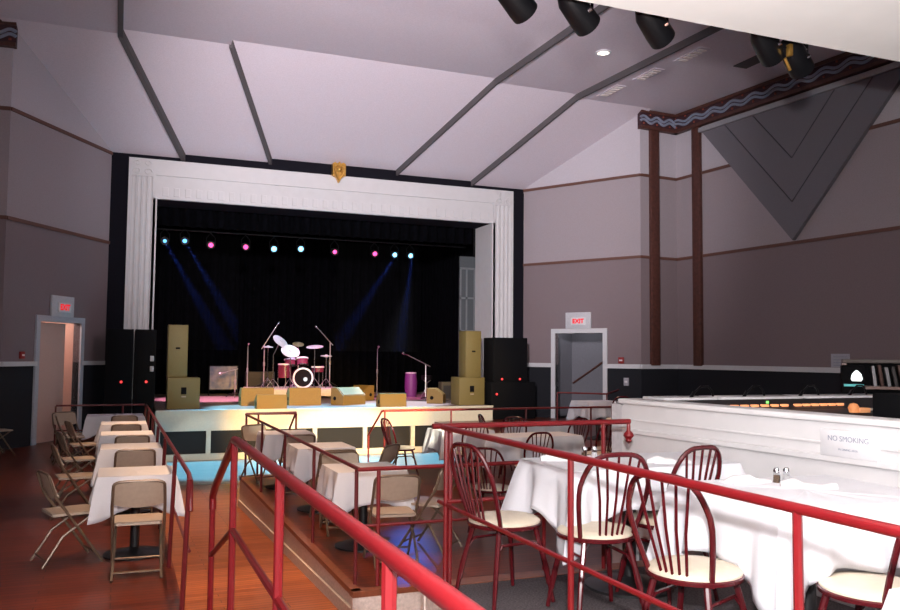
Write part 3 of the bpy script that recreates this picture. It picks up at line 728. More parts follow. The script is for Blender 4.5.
# frieze with a wave, along the return and side wall
def frieze(path, sgn, label):
    t = thing('wave_frieze', label, 'frieze', (path[0][0], path[0][1], 7.28))
    o0 = Vector((path[0][0], path[0][1], 0))
    bands = [(-.02, .44, .09, 'frieze_dark', None), ]
    base = MB(); rails = MB(); wave = MB(); dots = MB(); wave2 = MB()
    for a, b in zip(path, path[1:]):
        a_ = Vector((a[0], a[1], 0))-o0; b_ = Vector((b[0], b[1], 0))-o0; v = (b_-a_); L = v.length; v.normalize()
        q = Vector((v.y, -v.x, 0))*sgn
        def slab(mb, z0, z1, d0, d1):
            A = a_+q*d0; B = b_+q*d0; A2 = a_+q*d1; B2 = b_+q*d1
            mb.hexa([(A.x, A.y, z0), (B.x, B.y, z0), (B2.x, B2.y, z0), (A2.x, A2.y, z0)], [(A.x, A.y, z1), (B.x, B.y, z1), (B2.x, B2.y, z1), (A2.x, A2.y, z1)])
        slab(base, -.02, .44, 0, .12)
        slab(rails, -.05, .03, 0, .16); slab(rails, .36, .44, 0, .16)
        nW_ = max(3, int(L/.62)); N = nW_*12
        for ph, mbw in ((.035, wave), (-.055, wave2)):
            pts = [a_+v*(L*i/N)+q*.125+Vector((0, 0, .205+ph+.045*math.sin(2*PI*nW_*i/N))) for i in range(N+1)]
            mbw.tube(pts, .033, 6)
        for i in range(nW_):
            c = a_+v*(L*(i+.25)/nW_)+q*.125+Vector((0, 0, .09)); dots.lathe([(.025, -.02), (.025, .02)], 8, Matrix.Translation(c))
            c = a_+v*(L*(i+.75)/nW_)+q*.125+Vector((0, 0, .325)); dots.lathe([(.025, -.02), (.025, .02)], 8, Matrix.Translation(c))
    base.build('board', M['frieze_dark'], t, smooth=False); rails.build('moulding', M['brown'], t, smooth=False)
    wave.build('upper_wave', M['frieze_blue'], t); wave2.build('lower_wave', M['frieze_blue'], t); dots.build('studs', M['frieze_red'], t)
frieze([(eR[0]-.06, eR[1]+.02), iR, lerp2(iR, fR, .55)], 1, 'painted wave frieze along the top of the right side wall')
frieze([(eL[0]+.06, eL[1]+.02), iL, lerp2(iL, fL, .55)], -1, 'painted wave frieze end at the top of the left side wall')
# acoustic triangle
t = thing('acoustic_triangle', 'large dark grey inverted triangle panel on the right side wall', 'wall panel', tuple(mW @ Vector((0, 0, 0))), 0)
tri = [(1.05, 7.05), (6.55, 7.05), (3.75, 4.0)]
def tri_prism(p, y0, y1):
    return MB().prism(p, y0, y1, rW @ Matrix(((1, 0, 0, 0), (0, 0, 1, 0), (0, 1, 0, 0), (0, 0, 0, 1))))
tri_prism(tri, 0, .10).build('panel', M['grey'], t, smooth=False)
cx = sum(p[0] for p in tri)/3; cz = sum(p[1] for p in tri)/3+.55
mb = MB()
for s in (.72, .40):
    pp = [(cx+(x-cx)*s, 7.04 if z > 6 else 7.04+(z-7.04)*s) for x, z in tri]
    for (u, v) in ((pp[0], pp[2]), (pp[2], pp[1])):
        mb.tube([rW @ Vector((u[0], .10, u[1])), rW @ Vector((v[0], .10, v[1]))], .014, 4)
mb.build('seam', M['greyline'], t)
trim(MB().box(.95, 6.7, 0, .13, 7.06, 7.17, mtx=mW), mat('grey_trim_paint', (.34, .33, .35), .7))
# notice on the side wall
q = mW @ Vector((4.83, .0, 0))
t = thing('wall_notice', 'small pale notice above the dado rail on the right side wall', 'notice', (q.x, q.y, 1.37))
MB().box(-.22, .22, .0, .015, -.14, .14, mtx=rW).build('sheet', M['paper'], t, smooth=False)
mb = MB()
for k in range(4): mb.box(-.16, .16, .015, .018, .07-k*.06, .085-k*.06, mtx=rW)
mb.build('print_lines', M['greytext'], t, smooth=False)

# ceiling vents
vl = ['white louvred ceiling vent nearest the stage', 'white louvred ceiling vent second from the stage', 'white louvred ceiling vent third from the stage']
for (x0, y0, x1, y1), lb in zip(((10.50, 17.1, 10.56, 16.2), (10.62, 15.75, 10.68, 14.9), (10.74, 14.4, 10.84, 13.5)), vl):
    z = zc(YK, 0); t = thing('ceiling_vent', lb, 'vent', (x0+.08, (y0+y1)/2, z))
    L = (y0-y1)
    mb = MB(); mb.box(0, .26, -L/2, L/2, -.02, 0); mb.build('frame', M['ceil'], t, smooth=False)
    for k in range(5):
        y = -L/2+.08+k*(L-.14)/5; MB().box(.04, .22, y, y+.09, -.035, -.018).build('louvre', mat('vent_louvre_%d' % k, (.80, .72, .68), .8) if k == 0 and lb == vl[0] else bpy.data.materials['vent_louvre_0'], t, smooth=False)
trim(MB().box(12.2, 12.55, 13.35, 14.15, zc(YK, 0)-.02, zc(YK, 0)+.02), M['ceiltrim'])  # flat dark box in place of the shade inside a ceiling slot
# recessed downlight
t = thing('downlight', 'lit round downlight recessed in the ceiling right of centre', 'ceiling light', (9.33, 14.8, zc(YK, .1)))
MB().lathe([(.17, 0), (.17, -.02), (.13, -.025), (.12, -.005)], 24).build('ring', M['trimwhite'], t)
MB().lathe([(.12, -.012), (.08, -.03), (0, -.04)], 24).build('bulb', M['bulb'], t)

# lamps along the balcony edge
def par(x, z, aim, label, grp=True, s=1.0):
    z += .045
    t = thing('par_can', label, 'spotlight', (x, 4.28, 3.46))
    MB().box(-.03, .03, -.33, .01, .10, .15, .004).build('bracket', M['metalbody'], t)
    dv = Vector(aim).normalized(); q = Matrix.Translation((0, 0, z)) @ Vector((0, 0, 1)).rotation_difference(dv).to_matrix().to_4x4()
    MB().lathe([(0, -.16*s), (.05*s, -.155*s), (.075*s, -.10*s), (.085*s, .06*s), (.085*s, .12*s), (.078*s, .12*s), (.07*s, .05*s), (0, .045*s)], 22, q).build('can', M['metalbody'], t)
    MB().tube([(-.1*s, 0, z), (-.1*s, 0, z+.1), (0, 0, .13), (.1*s, 0, z+.1), (.1*s, 0, z)], .01, 6).build('yoke', M['metalbody'], t)
    for k, (dx, r) in enumerate(((.05, .014), (-.02, .008))):
        MB().lathe([(0, .0), (r, .003), (r, -.02)], 8, q @ Matrix.Translation((dx*s, -.04*s, .0)) @ Matrix.Translation((0, -.045*s, 0)) @ Matrix.Rotation(PI/2, 4, 'X')).build('glint_stud', M['chrome'], t)  # chrome studs standing in for glints off the lens
    return t
par(2.09, -.01, (1, .45, -.55), 'black spotlight under the balcony edge, leftmost one')
par(2.52, -.02, (1, .45, -.55), 'black spotlight under the balcony edge, second from the left')
par(3.07, -.02, (1, .45, -.55), 'black spotlight under the balcony edge, third from the left')
par(3.97, -.01, (1, .45, -.55), 'black spotlight under the balcony edge in the right cluster, left one')
par(4.22, -.06, (1, .45, -.55), 'black spotlight under the balcony edge in the right cluster, right one')
t = thing('spotlight_clamp', 'small gold clamp between the spotlights of the right cluster', 'clamp', (4.09, 4.2, 3.40)); t.location.z = 3.46
MB().box(-.014, .014, -.02, .02, -.05, .03, .005).build('jaw', M['gold'], t); MB().tube([(-.02, .02, -.06), (.05, .05, -.12)], .010, 8).build('bolt', M['gold'], t)

# ------------------------------------------------------------------ handrails
def rail(label, top, low, posts, group=None, m=M['red'], rt=.017, rl=.012, rp=.0145, name='handrail', lowm=None):
    o = Vector(posts[0][0]); t = thing(name, label, 'handrail', o, 0, group)
    MB().tube([Vector(p)-o for p in top], rt, 10).build('top_rail', m, t)
    if low: MB().tube([Vector(p)-o for p in low], rl, 8).build('lower_rail', m, t)
    for a, b in posts: MB().tube([Vector(a)-o, Vector(b)-o], rp, 8).build('post', m, t)
    return t
# nearest: ramp rail in the foreground
X = .57
rail('long bright red ramp handrail running out of the bottom of the picture', [(X, .3, .96), (X, 4.33, .96), (X+.0, 4.42, .955), (X, 5.25, .60), (X, 5.38, .52), (X, 5.38, .44)],
     [(X, .3, .50), (X, 4.42, .50), (X, 5.38, .16)],
     [((X, 5.38, ramp_z(5.38)), (X, 5.38, .50)), ((X, 4.42, 0), (X, 4.42, .95)), ((X, 3.12, 0), (X, 3.12, .95)), ((X, 1.78, 0), (X, 1.78, .95)), ((X, .45, 0), (X, .45, .95))], rt=.022, rl=.016, rp=.018)
# dining platform rail along the ramp and across
X = 1.87
rail('bright red handrail along the ramp side of the carpeted dining platform', [(X, .2, .96), (X, 4.80, .96)], [(X, .2, .50), (X, 4.86, .50)],
     [((X, 4.74, 0), (X, 4.74, .95)), ((X, 3.24, 0), (X, 3.24, .95)), ((X, 1.92, 0), (X, 1.92, .95)), ((X, .6, 0), (X, .6, .95))])
rail('bright red handrail across the far end of the carpeted dining platform', [(X-.06, 4.82, .965), (3.24, 4.82, .965)], [(X+.02, 4.80, .505), (3.1, 4.80, .505)],
     [((X+.06, 4.82, 0), (X+.06, 4.82, .96)), ((3.03, 4.82, 0), (3.03, 4.82, .96))])
t = [o for o in bpy.data.objects if o.get('label', '').startswith('bright red handrail across')][0]
MB().lathe([(.012, .0), (.014, -.05), (.03, -.07), (.036, -.085), (.018, -.11), (.022, -.12), (0, -.14)], 12).build('end_drop', M['red'], t, Vector((3.23, 4.82, .955))-t.location)
# middle terrace rails
X = 1.83
M['redd'] = mat('dark_red_paint', (.13, .012, .014), .35)
rail('dark red handrail along the ramp side of the middle terrace', [(X, 12.95, .48), (X, 6.55, .48)], None,
     [((X, y, ZM), (X, y, .47)) for y in (6.62, 8.2, 9.75, 11.4, 12.9)], m=M['redd'], rp=.016)
rail('red handrail across the near end of the middle terrace', [(X-.02, 6.53, .48), (3.74, 6.53, .48)], [(X, 6.53, .03), (3.74, 6.53, .03)],
     [((X+.16, 6.53, ZM), (X+.16, 6.53, .47)), ((3.5, 6.53, ZM), (3.5, 6.53, .47))], m=mat('mid_red_paint', (.19, .012, .015), .35), rp=.017, rl=.013)
rail('short dark red handrail beside the left end of the dance floor steps', [(X, 12.97, .49), (2.6, 12.97, .49), (2.6, 13.0, .49), (2.6, 13.75, .05)], None,
     [((2.02, 12.97, ZM), (2.02, 12.97, .48)), ((2.6, 12.97, ZM), (2.6, 12.97, .48)), ((2.6, 13.75, ZD), (2.6, 13.75, .06))], m=M['redd'], rp=.016)
rail('long dark red handrail along the dance floor edge of the right terrace', [(4.0, 13.75, .05), (4.0, 13.0, .49), (4.02, 12.97, .50), (8.7, 12.97, .50)], None,
     [((4.0, 13.75, ZD), (4.0, 13.75, .06))]+[((x, 12.97, ZM), (x, 12.97, .49)) for x in (4.04, 5.2, 6.6, 7.9)], m=M['redd'], rp=.016)
# left terrace rail
X = .5
rail('dark red handrail along the aisle side of the left row of tables', [(X, 6.12, .30), (X, 6.2, .50), (X, 6.35, .53), (X, 16.2, .46)], [(X, 6.15, 0.02), (X, 16.2, .0)],
     [((X-.04, y, ZM), (X-.01, y, .52-.007*(y-6))) for y in (6.15, 7.7, 9.4, 11.1, 12.8, 14.5, 16.2)], m=M['redd'], rp=.018, rl=.012)
rail('dark red handrail closing the far end of the left terrace', [(.47, 16.24, .46), (-1.0, 16.24, .46)], [(.47, 16.24, .02), (-1.0, 16.24, .02)],
     [((-1.0, 16.24, ZM), (-1.0, 16.24, .45)), ((.1, 16.24, ZM), (.1, 16.24, .45))], m=M['redd'], rp=.016, rl=.012)
# far right small rails by the exit
rail('small dark red handrail behind the farthest right table', [(8.9, 16.0, .62), (9.9, 15.6, .60), (10.6, 16.2, .66)], None,
     [((8.9, 16.0, -.25), (8.9, 16.0, .61)), ((9.9, 15.6, -.25), (9.9, 15.6, .59))], m=M['redd'], rp=.016)

# ------------------------------------------------------------------ tables and cloths
def cloth_obj(w, d, drop, corner, z, seed, label, loc, rz=0, group=None, amp=.03, fl=.05):
    w += .02; d += .02; z += .003
    r = random.Random(seed); bm = bmesh.new(); N = 144; K = 10
    per = []; cr = .02
    seq = []
    hw, hd = w/2, d/2
    tot = 2*(w+d)
    for i in range(N):
        s = tot*i/N
        if s < w: p = (-hw+s, -hd); nn = (0, -1); e = min(s, w-s)
        elif s < w+d: p = (hw, -hd+(s-w)); nn = (1, 0); e = min(s-w, w+d-s)
        elif s < 2*w+d: p = (hw-(s-w-d), hd); nn = (0, 1); e = min(s-w-d, 2*w+d-s)
        else: p = (-hw, hd-(s-2*w-d)); nn = (-1, 0); e = min(s-2*w-d, tot-s)
        seq.append((p, nn, e, s))
    ph = [r.uniform(0, 6.28) for _ in range(4)]
    rings = []
    for k in range(K+1):
        t = k/K; ring = []
        for (p, nn, e, s) in seq:
            c = math.exp(-(e/.11)**2)
            D = drop+(corner-drop)*math.exp(-(e/.17)**2)*.95+.02*math.sin(s*7+ph[0])
            q = Vector((p[0], p[1], 0)); nv = Vector((nn[0], nn[1], 0))
            # towards a corner the normal turns diagonal
            diag = Vector((math.copysign(1, p[0]), math.copysign(1, p[1]), 0)).normalized()
            nv = (nv*(1-c)+diag*c).normalized()
            rip = amp*1.35*t*(math.sin(s*15+ph[1])+.7*math.sin(s*27+ph[2]))*(1-.5*c)
            fold = -.06*t*math.exp(-((e-.14)/.05)**2)
            out = .012*min(1, t*5)+fl*t*(.35+1.3*c)+rip+fold
            v = q+nv*max(out, .004*min(1, t*6)); v.z = z-D*t-(0 if t > .02 else 0)
            if k == 0: v = q*1.0; v.z = z+.001
            ring.append(bm.verts.new(v))
        rings.append(ring)
    for a, b in zip(rings, rings[1:]):
        for i in range(N): bm.faces.new((a[i], a[(i+1) % N], b[(i+1) % N], b[i]))
    inner = rings[0]
    for sc in (.75, .45, .15):
        ring = [bm.verts.new(Vector((p[0]*sc, p[1]*sc, z+.001+.002*math.sin(p[0]*30+ph[3])))) for (p, nn, e, s) in seq]
        for i in range(N): bm.faces.new((inner[i], inner[(i+1) % N], ring[(i+1) % N], ring[i]))
        inner = ring
    cv = bm.verts.new((0, 0, z+.001))
    for i in range(N): bm.faces.new((inner[i], inner[(i+1) % N], cv))
    mb = MB(); mb.bm.free(); mb.bm = bm
    o = mb.build('tablecloth', M['cloth'], None, loc, rz)
    for p in o.data.polygons: p.use_smooth = True
    md = o.modifiers.new('thick', 'SOLIDIFY'); md.thickness = .003; md.offset = -1
    return tag(o, label, 'tablecloth', group)
def table_proto(w, d, h):
    t = thing('pedestal_table', '', 'table')
    MB().box(-w/2, w/2, -d/2, d/2, h-.035, h, .008).build('tabletop', M['tabletop'], t)
    MB().tube([(0, 0, .04), (0, 0, h-.03)], .042, 14).build('column', M['blackiron'], t)
    MB().lathe([(.27, 0), (.27, .015), (.10, .05), (.05, .07)], 28).build('base', M['blackiron'], t)
    return t
tps = {}
def table(x, y, z, w, d, h, drop, corner, lab, where, rz=0, seed=1, group=None, amp=.03, fl=.05):
    key = (w, d, h)
    if key not in tps:
        tps[key] = table_proto(w, d, h); t = tps[key]; t.location = (x, y, z); t.rotation_euler.z = rz
    else: t = dup(tps[key], (x, y, z), rz)
    t['label'] = 'black table under the cloth '+where
    if group: t['group'] = group
    return cloth_obj(w, d, drop, corner, h+.004, seed, lab+' '+where, (x, y, z), rz, ('white cloths '+group) if group else None, amp, fl)
# left row
ordl = ['nearest in the left row by the aisle rail', 'second from the front in the left row', 'third from the front in the left row', 'fourth from the front in the left row', 'farthest in the left row, by the speaker towers']
LT = [(.19, 8.30), (.17, 10.55), (.14, 12.25), (.11, 14.05), (-.02, 15.85)]
for i, ((x, y), wh) in enumerate(zip(LT, ordl)):
    w = .64 if i < 4 else .90
    table(x, y, ZM, w, .62 if i < 4 else .60, .75, .27, .38, 'white tablecloth with hanging corners', wh, seed=i+3, group='in the left row')
# middle terrace
MTB = [(2.26, 7.92, 'nearest on the middle terrace, behind the near rail'), (2.30, 9.95, 'second on the middle terrace along the ramp rail'), (2.22, 11.75, 'third and farthest on the middle terrace along the ramp rail')]
for i, (x, y, wh) in enumerate(MTB): table(x, y, ZM, .66, .64, .75, .27, .40, 'white tablecloth with hanging corners', wh, seed=20+i, group='on the middle terrace')
table(4.78, 11.55, ZM, .80, .62, .75, .28, .40, 'white tablecloth', 'beside the dance floor steps on the right terrace', seed=31)
table(5.3, 10.45, ZM, 1.45, .62, .75, .30, .36, 'long white tablecloth', 'across the middle of the right terrace', seed=32)
table(6.45, 12.2, ZM, .86, .60, .75, .28, .40, 'white tablecloth', 'in front of the right exit doorway', seed=33)
table(9.05, 14.6, -.25, .80, .70, .75, .30, .40, 'white tablecloth', 'on the raised landing near the right doorway frame', seed=34)
# dining platform tables
table(2.95, 4.40, 0, 1.16, .62, .755, .24, .47, 'large white tablecloth', 'farther from the camera, beside the white booth wall end', seed=41, amp=.018, fl=.09)
table(3.13, 3.16, 0, .98, .78, .755, .26, .46, 'large white tablecloth', 'beside the no smoking sign, carrying the nearer shakers', seed=42, rz=R(-3), amp=.02, fl=.08)
table(2.40, 1.40, 0, .78, .64, .755, .26, .42, 'white tablecloth corner', 'at the bottom right corner of the picture', seed=43)

# ------------------------------------------------------------------ folding chairs
def folding_proto():
    t = thing('folding_chair', '', 'chair')
    f = MB()
    pts = [(-.205, .23, .012), (-.205, -.17, .60), (-.20, -.215, .73)]
    arc = []
    for k in range(13):
        a = PI*k/12; c = math.cos(a); arc.append((-.2*math.copysign(abs(c)**.4, c), -.225-.01*math.sin(a), .735+.065*math.sin(a)**.5))
    pts2 = [(-x, y, z) for x, y, z in reversed(pts)]
    f.tube(pts+arc[1:-1]+pts2, .0125, 8); f.tube([(-.205, .18, .088), (.205, .18, .088)], .009, 6)
    f.build('front_frame', M['tanframe'], t)
    for s in (-1, 1):
        MB().tube([(s*.18, .16, .44), (s*.18, -.10, .26), (s*.19, -.26, .012)], .0115, 8).build('rear_leg', M['tanframe'], t)
    MB().tube([(-.185, -.225, .065), (.185, -.225, .065)], .009, 6).build('rear_stretcher', M['tanframe'], t)
    mb = MB(); mb.prism([(-.185, -.17), (-.17, -.19), (.17, -.19), (.185, -.17), (.195, .16), (.17, .205), (-.17, .205), (-.195, .16)], .435, .457)
    mb.build('seat', M['tan'], t)
    # curved sheet-metal back
    mb = MB(); N = 10; rows = [(.575, -.150), (.64, -.178), (.72, -.205), (.795, -.225)]
    V = []
    for j, (z, y) in enumerate(rows):
        row = []
        for i in range(N+1):
            u = -1+2*i/N; zz = z+(.025*u*u if j == 0 else 0)-(.025*abs(u)**8 if j == 3 else 0)
            row.append([mb.bm.verts.new((u*.195, y-.022*(1-u*u)+e, zz)) for e in (0, .014)])
        V.append(row)
    for j in range(len(rows)-1):
        for i in range(N):
            a, b, c, d = V[j][i], V[j][i+1], V[j+1][i+1], V[j+1][i]
            mb.bm.faces.new((a[0], b[0], c[0], d[0])); mb.bm.faces.new((a[1], d[1], c[1], b[1]))
    for i in range(N):
        mb.bm.faces.new((V[0][i][0], V[0][i][1], V[0][i+1][1], V[0][i+1][0])); mb.bm.faces.new((V[-1][i][1], V[-1][i][0], V[-1][i+1][0], V[-1][i+1][1]))
    for j in range(len(rows)-1):
        mb.bm.faces.new((V[j][0][1], V[j][0][0], V[j+1][0][0], V[j+1][0][1])); mb.bm.faces.new((V[j][N][0], V[j][N][1], V[j+1][N][1], V[j+1][N][0]))
    mb.build('backrest', M['tan'], t)
    return t
FC = folding_proto(); fused = [False]
def fchair(x, y, rz, label, group, z=ZM):
    if not fused[0]:
        fused[0] = True; o = FC; o.location = (x, y, z); o.rotation_euler.z = rz
    else: o = dup(FC, (x, y, z), rz)
    o['label'] = label; o['group'] = group; o['category'] = 'chair'; return o
seqw = ['nearest', 'second', 'third', 'fourth', 'farthest']
for i, (x, y) in enumerate([(.20, 7.58), (.20, 9.95), (.19, 11.60), (.14, 13.42), (.13, 15.22)]):
    fchair(x, y, R((-2, 1, 2, 0, -1)[i]), 'tan folding chair, back to the camera, at the %s table of the left row' % seqw[i], 'folding chairs facing the left row tables')
for i, (x, y, a) in enumerate([(-.36, 8.2, -72), (-.42, 10.45, -80), (-.46, 12.1, -78), (-.46, 14.0, -75), (-.70, 15.3, -85)]):
    fchair(x, y, R(a), 'tan folding chair seen side on, left of the %s table of the left row' % seqw[i], 'folding chairs on the left of the left row')
fchair(-.75, 15.95, R(-150), 'tan folding chair in the far left corner of the left terrace by the rail post', 'folding chairs on the left of the left row')
fchair(-1.98, 16.9, R(-60), 'dim folding chair against the left wall at the picture edge, nearer one', 'folding chairs by the left wall')
fchair(-2.22, 17.25, R(-60), 'dim folding chair against the left wall at the picture edge, farther one', 'folding chairs by the left wall')
fchair(2.32, 7.20, R(-6), 'tan folding chair, back to the camera, at the nearest middle terrace table', 'folding chairs on the middle terrace')
fchair(2.24, 8.60, R(178), 'tan folding chair facing the camera behind the nearest middle terrace table', 'folding chairs on the middle terrace')
fchair(2.28, 9.24, R(0), 'tan folding chair, back to the camera, at the second middle terrace table', 'folding chairs on the middle terrace')
fchair(2.22, 11.08, R(2), 'tan folding chair, back to the camera, at the farthest middle terrace table', 'folding chairs on the middle terrace')
fchair(1.98, 12.35, R(-155), 'dark folding chair behind the farthest middle terrace table by the rail corner', 'folding chairs on the middle terrace')
fchair(2.82, 7.58, R(42), 'tan folding chair seen side on, right of the nearest middle terrace table', 'folding chairs on the middle terrace')
fchair(2.84, 9.5, R(45), 'tan folding chair seen side on, right of the second middle terrace table', 'folding chairs on the middle terrace')

# ------------------------------------------------------------------ bentwood chairs with hoop backs
def hoop_proto():
    t = thing('hoop_back_chair', '', 'chair')
    MB().lathe([(0, .425), (.19, .425), (.212, .432), (.215, .448), (.205, .455)], 36).build('seat_rim', M['maroon'], t)
    MB().lathe([(.207, .452), (.207, .462), (.19, .476), (.12, .484), (0, .486)], 36).build('seat_cushion', M['cream'], t)
    H = []
    for k in range(25):
        a = PI*k/24; s = math.sin(a); c = math.cos(a)
        # sides rise almost straight from the seat, bulge, then arch over
        z = .43+.47*(abs(s)**.62); x = -.188*math.copysign(abs(c)**.55, c)
        fr = (z-.43)/.47; x *= (.78+.34*min(1, fr*1.6)) if fr < .62 else (1.12-.02*(fr-.62))
        y = -.125-.155*fr
        H.append((x, y, z))
    MB().tube(H, .0135, 8).build('hoop', M['maroon'], t)
    for i, u in enumerate((-.68, -.34, 0, .34, .68)):
        # meet the hoop where its x equals the target
        tx = u*.172
        best = min(H[4:-4], key=lambda p: abs(p[0]-tx)); b = (u*.085, -.165-.02*(1-abs(u)), .44)
        mid = (b[0]*.55+best[0]*.45+.0, (b[1]+best[1])/2-.012, (b[2]+best[2])/2)
        MB().tube([b, mid, best], .0075, 6).build('spindle', M['maroon'], t)
    for sx in (-1, 1):
        for sy in (-1, 1):
            MB().tube([(sx*.125, sy*.125, .43), (sx*.17, sy*.175, .2), (sx*.195, sy*.205, .012)], [.016, .015, .012], 8).build('leg', M['maroon'], t)
    for sx in (-1, 1):
        MB().tube([(sx*.175, .185, .11), (sx*.145, .15, .30), (sx*.135, .11, .345), (sx*.135, -.11, .345), (sx*.145, -.15, .30), (sx*.175, -.185, .11)], .009, 6).build('leg_brace', M['maroon'], t)
    return t
HC = hoop_proto(); hused = [False]
def hchair(x, y, z, rz, label, group):
    if not hused[0]:
        hused[0] = True; o = HC; o.location = (x, y, z); o.rotation_euler.z = rz
    else: o = dup(HC, (x, y, z), rz)
    o['label'] = label; o['group'] = group; o['category'] = 'chair'; return o
G1 = 'hoop back chairs on the dining platform'; G2 = 'hoop back chairs on the right terrace'
hchair(2.10, 4.40, 0, R(-80), 'maroon hoop back chair with cream seat, left end of the farther dining table', G1)
hchair(2.44, 3.96, 0, R(-6), 'maroon hoop back chair, back to the camera, at the farther dining table', G1)
hchair(3.0, 4.10, 0, R(11), 'maroon hoop back chair between the two dining tables', G1)
hchair(2.42, 3.10, 0, R(-66), 'maroon hoop back chair with cream seat, left end of the nearer dining table', G1)
hchair(2.93, 2.60, 0, R(12), 'maroon hoop back chair cut by the right edge of the picture', G1)
hchair(4.0, 12.0, ZM, R(-82), 'dark hoop back chair seen side on by the dance floor steps', G2)
hchair(4.70, 11.02, ZM, R(0), 'dark hoop back chair, back to the camera, at the table by the dance floor steps', G2)
hchair(5.75, 12.35, ZM, R(-100), 'dark hoop back chair before the black speakers, turned right', G2)
hchair(5.65, 11.55, ZM, R(150), 'dark hoop back chair behind the long cloth, turned to face it', G2)
hchair(4.93, 9.55, ZM, R(0), 'dark hoop back chair, back to the camera, at the long cloth', G2)
hchair(3.72, 8.1, ZM, R(-40), 'dark hoop back chair just left of the farther dining table, behind the rails', G2)
hchair(6.62, 11.50, ZM, R(8), 'dark hoop back chair, back to the camera, at the table before the exit doorway', G2)
hchair(6.50, 10.45, ZM, R(4), 'dark hoop back chair left of the white booth wall, nearer of two', G2)
hchair(6.95, 10.95, ZM, R(20), 'dark hoop back chair left of the white booth wall, farther of two', G2)
hchair(8.95, 13.75, -.25, R(-10), 'dark hoop back chair at the cloth on the raised landing', G2)

# ------------------------------------------------------------------ shakers and napkins
def shaker(x, y, z, label, fill):
    t = thing('shaker', label, 'shaker', (x, y, z), 0, None)
    MB().lathe([(0, 0), (.019, 0), (.020, .006), (.017, .05), (.016, .058)], 12).build('glass_body', M['glass'], t)
    MB().lathe([(0, .004), (.016, .004), (.0145, .042), (0, .043)], 12).build('contents', fill, t)
    MB().lathe([(.0175, .056), (.0175, .068), (.012, .078), (0, .081)], 12).build('metal_cap', M['chrome'], t)
ZT = .7605
shaker(2.735, 4.57, ZT, 'pepper shaker on the farther dining table cloth', M['pepper'])
shaker(2.795, 4.55, ZT, 'salt shaker on the farther dining table cloth', M['salt'])
shaker(3.16, 3.38, ZT, 'pepper shaker on the nearer dining table cloth', M['pepper'])
shaker(3.215, 3.37, ZT, 'salt shaker on the nearer dining table cloth', M['salt'])
def napkin(x, y, rz, label, s=1.0):
    t = thing('napkin', label, 'napkin', (x, y, ZT), rz)
    mb = MB(); V = []
    for i in range(13):
        u = -1+2*i/12; row = []
        for j in range(9):
            a = PI*j/8; r = (.028+.012*math.sin(u*3+x*9))*s*(1-.25*abs(u)**3)
            row.append(mb.bm.verts.new((u*.13*s, -math.cos(a)*.05*s*(1-.3*abs(u)), .002+r*math.sin(a)*(1+.15*math.sin(u*9)))))
        V.append(row)
    for i in range(12):
        for j in range(8): mb.bm.faces.new((V[i][j], V[i+1][j], V[i+1][j+1], V[i][j+1]))
    mb.bm.faces.new(V[0]); mb.bm.faces.new(list(reversed(V[-1])))
    for i in range(12): mb.bm.faces.new((V[i][8], V[i+1][8], V[i+1][0], V[i][0]))
    mb.build('folded_cloth', M['napkin'], t)
    MB().box(-.10*s, .06*s, -.065*s, -.035*s, 0.0, .012, .004).build('folded_edge', M['napkin'], t)
napkin(2.56, 4.55, R(-20), 'rolled white napkin left of the shakers on the farther dining table')
napkin(3.13, 4.25, R(-25), 'rolled white napkin on the farther dining table near the booth wall')
napkin(3.02, 3.45, R(-10), 'rolled white napkin left of the shakers on the nearer dining table')
napkin(3.21, 3.22, R(-35), 'rolled white napkin in front of the nearer shakers')

# ------------------------------------------------------------------ sound booth half wall
w0 = Vector((3.77, 5.72, 0)); w1 = Vector((4.20, -.6, 0)); dB = (w1-w0).normalized(); LB = (w1-w0).length
nB = Vector((-dB.y, dB.x, 0)); nB = nB if nB.x < 0 else -nB
mB_ = local_mtx((w0.x, w0.y), dB, nB)
mb = MB()
prof = [(0, 0), (LB, 0), (LB, 1.03), (.03, 1.03), (0, 1.00)]
mb.prism(prof, -.14, 0, mB_ @ Matrix(((1, 0, 0, 0), (0, 0, 1, 0), (0, 1, 0, 0), (0, 0, 0, 1))))
mb.box(-.0, .14, -3.4, -.14, 0, .99, mtx=mB_)
struct(mb.build('wall_booth', M['whitepaint'], smooth=False))
trim(MB().box(-.01, LB, -.17, .035, 1.03, 1.07, .012, mtx=mB_), M['whitepaint'])
trim(MB().box(.03, LB, 0, .025, .80, .84, .008, mtx=mB_), M['whitepaint'])
trim(MB().box(.0, LB, 0, .012, .90, .915, .004, mtx=mB_), M['whitepaint'])
struct(MB().box(.0, LB, 0, .018, 0, .11, .004, mtx=mB_).build('baseboard_booth', M['whitepaint'], smooth=False))
struct(MB().box(-.16, -.02, -.4, -.02, ZM, 1.02, mtx=mB_).build('wall_booth_end', mat('end_post_paint', (.60, .58, .60), .6), smooth=False))
# no smoking sign
yS = 3.60; tS = (w0.y-yS)/(-dB.y)
o = mB_ @ Vector((tS, .001, .905))
t = thing('no_smoking_sign', 'pale no smoking sign fixed to the white booth wall', 'sign', (o.x, o.y, .905))
rB = mB_.to_3x3().to_4x4()
# local x of the wall runs towards the camera, which is left to right as seen from the tables
MB().box(-.19, .19, .0, .028, -.07, .085, .003, mtx=rB).build('plate', M['signplate'], t)
tm = rB @ Matrix.Translation((0, .029, .035)) @ Matrix(((1, 0, 0, 0), (0, 0, 1, 0), (0, 1, 0, 0), (0, 0, 0, 1)))
text('NO SMOKING', .043, M['greytext'], t, tm, 'lettering', .0006)
tm = rB @ Matrix.Translation((0, .029, -.025)) @ Matrix(((1, 0, 0, 0), (0, 0, 1, 0), (0, 1, 0, 0), (0, 0, 0, 1)))
text('IN DINING AREA', .017, M['greytext'], t, tm, 'small_lettering', .0006)

